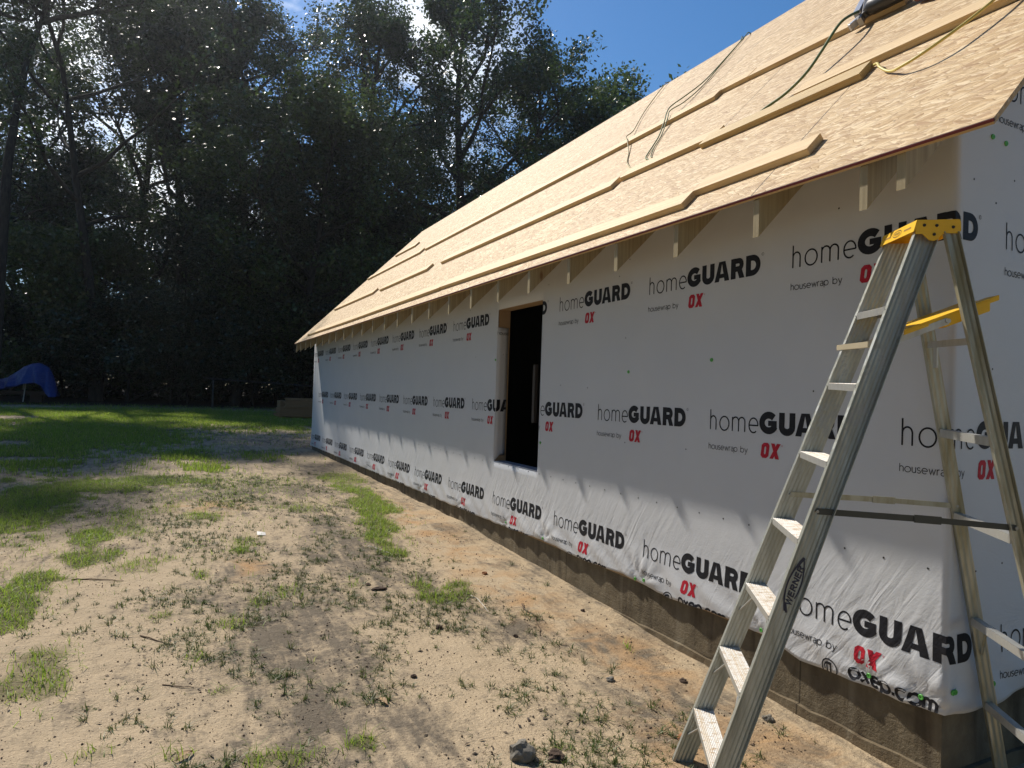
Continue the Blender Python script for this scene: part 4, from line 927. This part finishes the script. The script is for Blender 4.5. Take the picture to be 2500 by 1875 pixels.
def plant(key, az, dist, sc_, rot, label, cat, group, ht=None):
    if key not in protos: protos[key] = r = proto(key)
    else: r = copy_thing(protos[key])
    x = CAM.x+dist*math.sin(R(az)); y = CAM.y+dist*math.cos(R(az)); r.location = (x, y, gz1(x, y)); r.rotation_euler = (0, 0, rot)
    s = (sc_, sc_, sc_*(ht or 1)); r.scale = s
    return tag(r, label, cat, group)
TG = 'tall trees of the wood behind the house'
TREES = [
 ('umbrella', -11.0, 36, .92, 0, 'high crowned tree at the far left edge of the wood', 1.0),
 ('tall', -7.5, 52, .98, 2.2, 'tall crown between the far left tree and the bare branched tree', 1.0),
 ('bare', -4.6, 39, 1.0, 1.0, 'thin leaved tree with bare upper branches against white cloud', 1.05),
 ('oakB', -1.8, 53, 1.1, 5.1, 'oak crown behind the right limbs of the bare branched tree', 1.0),
 ('dense', .4, 50, 1.3, 2.2, 'dark column shaped tree between the bare branched tree and a sky gap', 1.1),
 ('oakA', 3.4, 53, 1.0, 1.2, 'oak deep in the wood behind the dark column tree', 1.0),
 ('umbrella', 4.6, 43, .95, .4, 'high crown above the small dark evergreen', 1),
 ('bright', 9.3, 38, 1.05, 0, 'rounder pale green leafy tree in the middle of the wood', 1.05),
 ('dense', 4.6, 38, .7, 4, 'lower dark evergreen in front of the wood, left of the pale leafy tree', 1),
 ('oakB', 9.5, 52, 1.05, .3, 'tall tree whose top shows above the pale leafy tree from behind', 1),
 ('oakA', 15.0, 42, .95, .6, 'large tree with glints of white sky, just left of the forked oak', 1.1),
 ('oakB', 22.5, 40, 1.1, 2.4, 'tall forked oak rising behind the roof, its limbs dark against sky', 1.08),
 ('oakA', 27.5, 44, 1.0, 3.3, 'broad oak crown rising to the picture top right of the forked oak', 1.0),
 ('oakA', 33.0, 49, .93, 5, 'round topped tree seen over the roof against blue sky', .98),
 ('bright', 36.5, 47, 1.45, 2, 'lowest tree top at the right end of the wood over the roof', 1.05),
 ('oakB', 40.0, 52, .80, 1.9, 'tree hidden but for its crown behind the middle of the roof', 1.0),
 ('oakB', 18.5, 54, 1.05, 1.8, 'oak deep in the wood behind the left limbs of the forked oak', 1),
 ('dense', 11.5, 43, .85, 3, 'dark evergreen low in the wood above the far roof corner', .9),
 ('oakA', -13.5, 52, 1.0, 2.9, 'oak deep in the wood left of the picture edge', 1),
 ('umbrella', -14.5, 38.5, .86, 4.6, 'high crowned tree leaning in over the far left corner of the picture', 1),
 ('umbrella', -25, 35, .86, 2.9, 'high crowned tree left of the picture edge whose shade falls on the lawn', 1),
 ('umbrella', -32, 33, .84, .7, 'high crowned tree left of the lawn outside the picture edge', 1),
 ('oakA', -39, 33, .80, 5.5, 'oak farthest left beside the lawn outside the picture', 1),
 ('dense', -9.0, 56.0, 0.82, 0.5, 'dark evergreen of the back row, farthest left', 0.95),
 ('dense', -4.2, 54.0, 0.90, 1.7, 'dark evergreen of the back row, behind the bare branched tree', 0.95),
 ('dense', 1.5, 57.0, 0.80, 2.9, 'dark evergreen of the back row, right of the bare branched tree', 0.95),
 ('dense', 6.0, 55.0, 0.85, 4.1, 'dark evergreen of the back row, behind the small dark evergreen', 1.00),
 ('dense', 10.5, 57.0, 0.85, 5.3, 'dark evergreen of the back row, behind the pale leafy tree', 1.00),
 ('dense', 15.0, 55.0, 0.90, 0.2, 'dark evergreen of the back row, behind the tree with glints of white sky', 0.95),
 ('dense', 19.5, 57.0, 0.85, 1.4, 'dark evergreen of the back row, left of the forked oak trunk', 1.00),
 ('dense', 25.0, 56.0, 0.85, 2.6, 'dark evergreen of the back row, right of the forked oak trunk', 1.00),
]
for key, az, ds, s, rot, lab, ht in TREES: plant(key, az, ds, s, rot, lab, 'tree', TG, ht)
_w = ['west of the yard', 'further round on the west', 'due west', 'south west', 'behind the viewer on the left', 'behind the viewer', 'behind the viewer on the right', 'south of the house', 'south east of the house', 'east of the house', 'north east of the house']
for i, (az, ds) in enumerate([(-50, 19), (-66, 17), (-84, 17), (-102, 17), (-122, 17), (-142, 16), (-162, 14.5), (176, 14.5), (156, 15), (136, 19), (60, 30)]):
    plant(('dense', 'oakB')[i % 2], az, ds, .95, i*1.3, 'added sky-blocking tree %s, outside the picture' % _w[i], 'tree', 'unseen trees added round the clearing')  # unseen trees, added to block sky light falling on the walls
SG = 'shrubs along the edge of the wood'; rnd = random.Random(12)
places = ['behind the blue tarp', 'right of the blue tarp', 'second right of the blue tarp', 'where the lawn meets the deepest shade', 'in the left half of the shaded edge', 'just left of the middle of the shaded edge', 'in the middle of the shaded edge', 'just right of the middle of the shaded edge', 'left of the leaning long board', 'behind the leaning long board', 'left of the lumber pile', 'behind the lumber pile', 'behind the far house corner', 'hidden mostly by the far house corner', 'behind the house end', 'behind the low roof end']
i = 0
for az in np.linspace(-11, 21, 16):
    kind = 'shrubB' if i in (1, 3, 9, 12) else 'shrub'
    plant(kind, az+rnd.uniform(-.6, .6), (42 if az < -4 else 38.5)+rnd.uniform(-1.2, 2.2), rnd.uniform(.95, 1.35), rnd.uniform(0, 6), ('bright green tall shrub ' if kind == 'shrubB' else 'dark shrub ')+places[i], 'shrub', SG, rnd.uniform(.9, 1.3)); i += 1
# deep understorey seen between the trunks: one uncountable mass
rs = np.random.RandomState(5); n = 60000
az = np.radians(rs.uniform(-20, 48, n)); ds = rs.uniform(52, 62, n); zz = rs.rand(n)**.8*12
cx = CAM.x+ds*np.sin(az); cy = CAM.y+ds*np.cos(az); cz = np.interp(cy, GY, GZ)+zz
cen = np.stack([cx, cy, cz], 1); n2_ = 45000; az = np.radians(rs.uniform(-24, 52, n2_)); ds = rs.uniform(43, 50, n2_); cx = CAM.x+ds*np.sin(az); cy = CAM.y+ds*np.cos(az)
cen = np.concatenate([cen, np.stack([cx, cy, np.interp(cy, GY, GZ)+rs.rand(n2_)**1.3*3.2], 1)]); n = len(cen); V, Fq = leaf_cloud(rs, cen, np.full(n, .8), n, .36)
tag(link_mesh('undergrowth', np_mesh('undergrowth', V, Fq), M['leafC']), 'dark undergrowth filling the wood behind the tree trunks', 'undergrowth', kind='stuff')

# ------------------------------------------------------------------ grass
def blades(rs, x, y, h, w, lean, segs=1, name='grass'):
    n = len(x); z = ground_z(x, y)-.004; th = rs.rand(n)*2*math.pi; la_ = rs.rand(n)*lean
    dx, dy = np.cos(th), np.sin(th); px, py = -dy, dx
    ph = rs.rand(n)*2*math.pi; qx, qy = np.cos(ph), np.sin(ph)
    rows = []
    for k in range(segs+1):
        t = k/(segs+1); b_ = la_*t*t*h; ww = w*(1-t*.55)/2
        X_ = x+dx*b_; Y_ = y+dy*b_; Z_ = z+h*t*(1-.35*la_*t)
        rows.append((np.stack([X_-qx*ww, Y_-qy*ww, Z_], 1), np.stack([X_+qx*ww, Y_+qy*ww, Z_], 1)))
    tip = np.stack([x+dx*la_*h, y+dy*la_*h, z+h*(1-.35*la_)], 1)
    per = 2*(segs+1)+1; V = np.empty((n, per, 3))
    for k, (a, b_) in enumerate(rows): V[:, 2*k] = a; V[:, 2*k+1] = b_
    V[:, -1] = tip; base = (np.arange(n)*per)[:, None]; tris = []
    for k in range(segs): tris += [(2*k, 2*k+1, 2*k+3), (2*k, 2*k+3, 2*k+2)]
    tris.append((2*segs, 2*segs+1, 2*segs+2))
    F_ = np.concatenate([base+np.array([t]) for t in tris], 0)
    return V.reshape(-1, 3), F_
def merge(parts):
    Vs, Fs, o = [], [], 0
    for V, F_ in parts: Vs.append(V); Fs.append(F_+o); o += len(V)
    return np.concatenate(Vs), np.concatenate(Fs)
rs = np.random.RandomState(77); parts = []
# near lawn patches
n = 330000; x = rs.uniform(-6.5, -.1, n); y = rs.uniform(.8, 10.5, n); d = lawn_density(x, y)*(.35+.9*fbm(x*5, y*5, 44)); k = rs.rand(n) < d*np.clip(1.3-y*.05, .6, 1); x, y = x[k], y[k]
parts.append(blades(rs, x, y, rs.uniform(.025, .095, len(x))*rs.uniform(.5, 1.2, len(x)), .0052, 1.9, 1))
n = 300000; x = rs.uniform(-11, 3.2, n); y = 10.5+24.5*rs.rand(n)**1.1; d = lawn_density(x, y)*(.3+.9*fbm(x*1.5, y*1.5, 45)); k = (rs.rand(n) < d) & ~((x > -.1) & (y < 15)); x, y = x[k], y[k]
parts.append(blades(rs, x, y, rs.uniform(.05, .12, len(x)), .016, 1.0, 0)) if False else None
lawnV = blades(rs, x, y, rs.uniform(.05, .12, len(x)), .014, 1.0, 1); parts.append(lawnV)
parts = [p for p in parts if p is not None]
V, Fq = merge(parts); tag(link_mesh('grass', np_mesh('grass', V, Fq), M['grass']), 'green grass in patches on the sandy yard and the shaded lawn', 'grass', kind='stuff')
# small weeds and sprigs scattered over the sand
n = 60000; x = rs.uniform(-4.6, -.12, n); y = .5+10*rs.rand(n)**1.15
dm = .6*fbm(x*1.4+3, y*1.4, 50, 3)+.4*fbm(x*5, y*5, 53, 2); near_wall = np.clip((-x-.35-.03*y)/.8, .03, 1); left = np.clip((x+4.3)/1.3, .2, 1)
k = rs.rand(n) < np.clip((dm-.46)*7, .035, 1)*near_wall*left*.42; cx, cy = x[k], y[k]; big = rs.rand(len(cx))**3.5
nb = (5+big*14).astype(int); ci = np.repeat(np.arange(len(cx)), nb); sp = .002+.010*big[ci]
x = cx[ci]+rs.randn(len(ci))*sp; y = cy[ci]+rs.randn(len(ci))*sp; h = (.017+.045*big[ci])*rs.uniform(.5, 1.4, len(ci))
V, Fq = blades(rs, x, y, h, .0048, 2.5, 1); tag(link_mesh('weeds', np_mesh('weeds', V, Fq), M['weed']), 'small low weeds and sprigs scattered over the sand', 'weeds', kind='stuff')
# crumbs of soil, bark and leaf bits
n = 36000; x = rs.uniform(-4.6, -.05, n); y = .5+9*rs.rand(n)**1.3; k = rs.rand(n) < np.clip((.5*fbm(x*2, y*2, 52)+.5*fbm(x*9, y*9, 54, 2)-.42)*5, .06, 1)
x, y = x[k], y[k]; n = len(x); r_ = .0018+.0065*rs.rand(n)**5; base = np.array([[1,0,0],[-.4,.9,0],[-.5,-.8,0],[.1,.1,.9],[.1,0,-.6]]); V = base[None]*(1+.5*rs.randn(n, 5, 3)*.5)
a = rs.rand(n)*6.28; ca_, sa_ = np.cos(a)[:, None], np.sin(a)[:, None]; V = np.stack([V[:, :, 0]*ca_-V[:, :, 1]*sa_, V[:, :, 0]*sa_+V[:, :, 1]*ca_, V[:, :, 2]], -1)*r_[:, None, None]
V = V+np.stack([x, y, ground_z(x, y)+r_*.3], -1)[:, None]; F_ = np.concatenate([(np.arange(n)*5)[:, None]+np.array([t]) for t in ((0,1,3),(1,2,3),(2,0,3),(1,0,4),(2,1,4),(0,2,4))])
tag(link_mesh('soil_crumbs', np_mesh('soil_crumbs', V.reshape(-1, 3), F_), M['clod']), 'dark crumbs of soil and bark lying on the sand', 'soil', kind='stuff')

# flat scraps of bark and dead leaf
n = 11000; x = rs.uniform(-4.4, -.15, n); y = .5+9*rs.rand(n)**1.2; k = rs.rand(n) < np.clip((.5*fbm(x*1.4+3, y*1.4, 50, 3)+.5*fbm(x*7, y*7, 56, 2)-.43)*5, .03, 1)*np.clip((-x-.3)/.8, .1, 1)*np.clip((x+4.3)/1.3, .25, 1)
x, y = x[k], y[k]; n = len(x); L = .004+.016*rs.rand(n)**2.5; W = L*rs.uniform(.15, .5, n); a = rs.rand(n)*6.28; z = ground_z(x, y); dx, dy = np.cos(a), np.sin(a); t1, t2 = rs.uniform(0, .5, n), rs.uniform(-.3, .3, n)
P0 = np.stack([x-dx*L, y-dy*L, z+.001], 1); P1 = np.stack([x+dy*W, y-dx*W, z+.002+L*.3+W*t2], 1); P2 = np.stack([x+dx*L, y+dy*L, z+.001+L*t1], 1); P3 = np.stack([x-dy*W, y+dx*W, z+.002+L*.3-W*t2], 1)
V = np.stack([P0, P1, P2, P3], 1).reshape(-1, 3); _t = NT('bark_scraps'); _t.P(color=_t.ramp(_t.isl(), [(0, (.03, .022, .015)), (.6, (.075, .052, .034)), (.9, (.16, .115, .07)), (1, (.42, .33, .22))]), rough=.85)
tag(link_mesh('bark_scraps', np_mesh('bark_scraps', V, np.arange(4*n).reshape(n, 4)), _t.mat), 'dark scraps of bark and dead leaf strewn over the sand', 'litter', kind='stuff')

# ------------------------------------------------------------------ loose things on the ground
def rock(x, y, r, mat, label, seed, flat=.7, sx=1, cat='rock', name='rock', grp='stones and clods lying on the sand'):
    bm = bmesh.new(); bmesh.ops.create_icosphere(bm, subdivisions=3, radius=1); q = Vector((seed*1.7, seed*.9, 0))
    for v in bm.verts:
        c = v.co; k = .62+.55*float(vnoise(c.x*1.6+q.x, c.y*1.6+c.z*1.9+q.y, seed))+.22*float(vnoise(c.x*5+q.x, c.z*5+c.y*3+q.y, seed+1)); v.co = Vector((c.x*k*sx, c.y*k, c.z*k*flat))*r
    me = bpy.data.meshes.new(name); bm.to_mesh(me); bm.free(); o = link_mesh(name, me, M[mat]); o.location = (x, y, gz1(x, y)+r*flat*.35); return tag(o, label, cat, grp)
rock(-1.55, 1.0, .058, 'rock', 'jagged grey rock standing upright in its own dark shadow at the bottom of the yard', 3, 1.0)
rock(-1.41, .93, .038, 'clod', 'brown clod under a grass tuft, right of the jagged grey rock', 5)
rock(-1.51, 3.55, .034, 'clod', 'dark flat clod beyond the near grass clump, below the green strip', 8, .5, 1.6)
rock(-1.57, 3.68, .02, 'clod', 'small dark clod just behind the flat clod', 9)
rock(-1.75, 1.98, .017, 'clod', 'small dark clod alone in the middle of the near sand', 12)
rock(-.54, 3.64, .024, 'rust', 'reddish clod on the sand halfway along the foundation', 14)
rock(-.69, 1.52, .024, 'rock', 'grey stone between the twig and the ladder', 16)
rock(-1.36, 2.6, .026, 'clod', 'dark lump in the sand left of the twig', 18)
rock(-.92, 2.3, .018, 'clod', 'small clod beside the twig', 20)
rock(-.73, .84, .030, 'rust', 'rust coloured crumbly clod near the ladder foot', 22)
rock(-.18, .80, .028, 'rock', 'grey chunk by the footing right of the ladder', 24)
rock(-.10, .96, .022, 'clod', 'dark chunk against the footing behind the ladder', 25)
rock(-.28, 1.35, .022, 'clod', 'dark clod between the ladder and the footing', 27)
rock(-.42, 1.05, .018, 'rock', 'little grey stone near the ladder foot', 28)
rock(-.22, 2.55, .018, 'clod', 'dark clod beside the footing beyond the ladder', 30)
def twig(pts, r, label, mat='twig', name='twig', cat='twig', grp=None):
    P = [Vector((x, y, gz1(x, y)+min(h, .012)*.5)) for x, y, h in pts]; Q = []; rq = random.Random(int(abs(pts[0][0])*1000))
    for a, c in zip(P, P[1:]): Q += [a+(c-a)*t+Vector((rq.gauss(0, .004), rq.gauss(0, .004), rq.uniform(-.001, .002))) for t in (0, .33, .66)]
    P = Q+[P[-1]]; r *= .62; b = MB(); b.tube(P, [r*(1-.6*i/len(P))*rq.uniform(.8, 1.2) for i in range(len(P))], 6); o = b.build(name, M[mat], smooth=True); return tag(o, label, cat, grp)
twig([(-.60,2.83,.01),(-.63,2.70,.014),(-.62,2.58,.012),(-.67,2.46,.014),(-.70,2.36,.012),(-.76,2.24,.008)], .010, 'dark crooked twig on the sand between the grass clump and the foundation')
twig([(-3.70,4.44,.008),(-3.58,4.39,.012),(-3.46,4.36,.01),(-3.34,4.31,.008)], .009, 'long dark twig lying on the left of the yard')
twig([(-3.19,3.12,.008),(-3.11,3.03,.02),(-3.0,2.89,.008)], .008, 'short twig under a sprig in the left foreground')
twig([(-3.05,2.35,.005),(-2.97,2.30,.01),(-2.9,2.26,.006)], .006, 'thin twig in the left foreground near the bottom')
twig([(-1.27,4.82,.008),(-1.22,4.76,.02),(-1.13,4.6,.012),(-1.10,4.53,.008)], .005, 'white plastic strap curled beside the green grass strip', 'white', 'plastic_strap', 'strap')
twig([(-.89,3.14,.01),(-.875,3.03,.018),(-.89,2.9,.01),(-.91,2.76,.008)], .0045, 'pale strap end bent on the sand right of the grass clump', 'white', 'plastic_strap', 'strap')
b = MB(); x, y = -2.19, 5.54; z = gz1(x, y); b.add([(x-.04, y-.03, z+.012), (x+.045, y-.04, z+.006), (x+.05, y+.04, z+.02), (x-.03, y+.05, z+.035), (x+.005, y+.005, z+.024)], [(0,1,4),(1,2,4),(2,3,4),(3,0,4)]); tag(b.build('paper_scrap', M['white']), 'white paper scrap on the sand in the middle of the yard', 'scrap')
rnd = random.Random(3)
for k, (x, y, lab) in enumerate([(-2.96, 1.55, 'curled brown dead leaf at the bottom of the left foreground'), (-4.0, 3.3, 'brown dead leaf beside the left grass patch'), (-3.9, 2.05, 'long tan dead leaf near the lower left corner'), (-2.0, 1.75, 'dead leaf between the tufts at the bottom')]):
    b = MB(); z = gz1(x, y); L = .045; a = rnd.uniform(0, 3); pts = []
    for i in range(6):
        t = i/5; w = .014*math.sin(math.pi*t)+.001; c = Vector((math.cos(a), math.sin(a), 0)); s_ = Vector((-math.sin(a), math.cos(a), 0)); p = Vector((x, y, z+.006+.012*math.sin(math.pi*t)))+c*L*(t-.5)*2
        pts += [p-s_*w+Vector((0, 0, .008)), p, p+s_*w+Vector((0, 0, .008))]
    b.add(pts, [(i*3+j, i*3+j+1, i*3+j+4, i*3+j+3) for i in range(5) for j in range(2)]); tag(b.build('dead_leaf', M['litter'], smooth=True), lab, 'leaf', 'dead leaves on the ground')

# ------------------------------------------------------------------ background things
# tarp-covered load with a jack post, left
tr = empty('covered_trailer', (-8.2, 34, gz1(-8.2, 34))); tag(tr, 'load under a draped blue tarp with a thin grey post, before the wood', 'covered load')
def tx(X_): return -9.54+X_*.00125
def tz(Y_): return (794-Y_)*.00148
topP = [(-900, 700), (-500, 820), (0, 800), (60, 790), (200, 755), (330, 660), (480, 560), (700, 400), (900, 315), (1050, 290), (1180, 305), (1390, 430), (1500, 580), (1600, 860), (1650, 1080)]
botP = [(-900, 1300), (-500, 1200), (0, 1115), (300, 1040), (700, 935), (1000, 875), (1150, 870), (1260, 960), (1360, 1180), (1500, 1280), (1650, 1270)]
NX, NYv = 90, 30; V = []; F_ = []
for i in range(NX):
    X_ = -900+2550*i/(NX-1); tz_ = tz(np.interp(X_, *zip(*topP))); bz_ = tz(np.interp(X_, *zip(*botP)))
    for j in range(NYv):
        t = j/(NYv-1)*2-1; w = abs(t); prof = 1-w**1.8; zz = bz_+(tz_-bz_)*prof
        fold = .08*math.sin(X_*.017+t*5+4*float(vnoise(X_*.004, t*2, 7)))*w+.13*(float(fbm(X_*.006, t*2.5, 9))-.5)
        V.append((tx(X_)+fold*.6, 34+t*.8*(.55+.45*w)+fold, zz+fold*.4*(1-w)))
for i in range(NX-1):
    for j in range(NYv-1): F_.append((i*NYv+j, (i+1)*NYv+j, (i+1)*NYv+j+1, i*NYv+j+1))
link_mesh('tarp', np_mesh('tarp', V, F_, True), M['tarp'], tr)
b = MB(); b.tube([(tx(785), 33.6, tz(880)), (tx(735), 33.55, tz(1440))], .022, 8); b.build('jack_post', M['post'], tr)
b = MB(); b.tube([(tx(715), 33.7, tz(880)), (tx(715), 33.7, tz(1090))], .028, 8); b.build('jack_tube', M['post'], tr)
b = MB(); b.box((tx(-900), 33.6, tz(1230)), (tx(1350), 34.4, tz(1130))); b.box((tx(-700), 33.7, tz(1440)), (tx(-300), 34.3, tz(1230))); b.box((tx(900), 33.8, tz(1440)), (tx(1250), 34.2, tz(1230))); b.build('bed', M['inner'], tr)
# lumber pile beyond the far house corner
rnd = random.Random(9); g0 = gz1(1.7, 26.4)
for k in range(16):
    lo = k < 8; x0 = (.62 if lo else 1.0)+rnd.uniform(0, .14); zz = g0+.09+k*.046; yo = rnd.uniform(-.035, .035)
    b = MB(); b.box((x0, 26.2-.05*(not lo)+yo, zz), (x0+4.3, 26.36+yo, zz+.034)); o = b.build('lumber_board', M['pile_pine'], bevel=.003)
    tag(o, '%s board from the ground in the lumber pile past the far house corner' % ['lowest', 'second', 'third', 'fourth', 'fifth', 'sixth', 'seventh', 'eighth', 'ninth', 'tenth', 'eleventh', 'twelfth', 'thirteenth', 'fourteenth', 'fifteenth', 'topmost'][k], 'board', 'boards stacked in the lumber pile')
b = MB(); b.box((.85, 26.3, g0-.02), (.98, 26.9, g0+.088)); tag(b.build('pile_bearer', M['stud']), 'dark bearer block under the left end of the lumber pile', 'block')
b = MB(); b.box((.9, 26.45, g0+.02), (5.2, 27.3, g0+.70)); tag(b.build('lumber_bundle', M['pile_pine']), 'rear bundle of boards at the back of the lumber pile', 'lumber')
# long pole-like board resting on stakes in the shade under the trees
b = MB(); b.tube([(-1.6, 33.5, .36), (4.4, 33.2, .12)], .035, 6); b.box((4.38, 33.14, .07), (4.52, 33.26, .17), 1); o = b.build('long_board', [M['rubber'], M['pine_x']]); tag(o, 'long dark timber with a pale cut end held level in the shade of the wood', 'timber')
for x, z1_, lab in ((-1.2, .30, 'left dark stake holding up the long timber'), (4.1, .08, 'right dark stake holding up the long timber')):
    g = gz1(x, 33.4); b = MB(); b.box((x-.04, 33.36, g-.1), (x+.04, 33.44, z1_)); tag(b.build('stake', M['rubber']), lab, 'stake', 'stakes under the long timber')
# ------------------------------------------------------------------ volume added in place of lens glare
bm = bmesh.new(); bmesh.ops.create_cube(bm, size=1); me = bpy.data.meshes.new('glare_haze'); bm.to_mesh(me); bm.free()
me.transform(Matrix.Translation((0, 140, 16.5)) @ Matrix.Diagonal((560, 560, 41, 1)))
hz = NT('thin_glare_haze'); hz.n.remove(hz.bsdf); pv = hz.n.new('ShaderNodeVolumePrincipled'); pv.inputs['Color'].default_value = (.86, .92, 1, 1); pv.inputs['Density'].default_value = .00055; pv.inputs['Anisotropy'].default_value = .8
hz.l.new(pv.outputs[0], hz.out.inputs['Volume']); tag(link_mesh('glare_haze', me, hz.mat), 'thin volume added to stand in for lens glare over the wood', 'glare_haze', kind='stuff')
print('objects', len(bpy.data.objects))
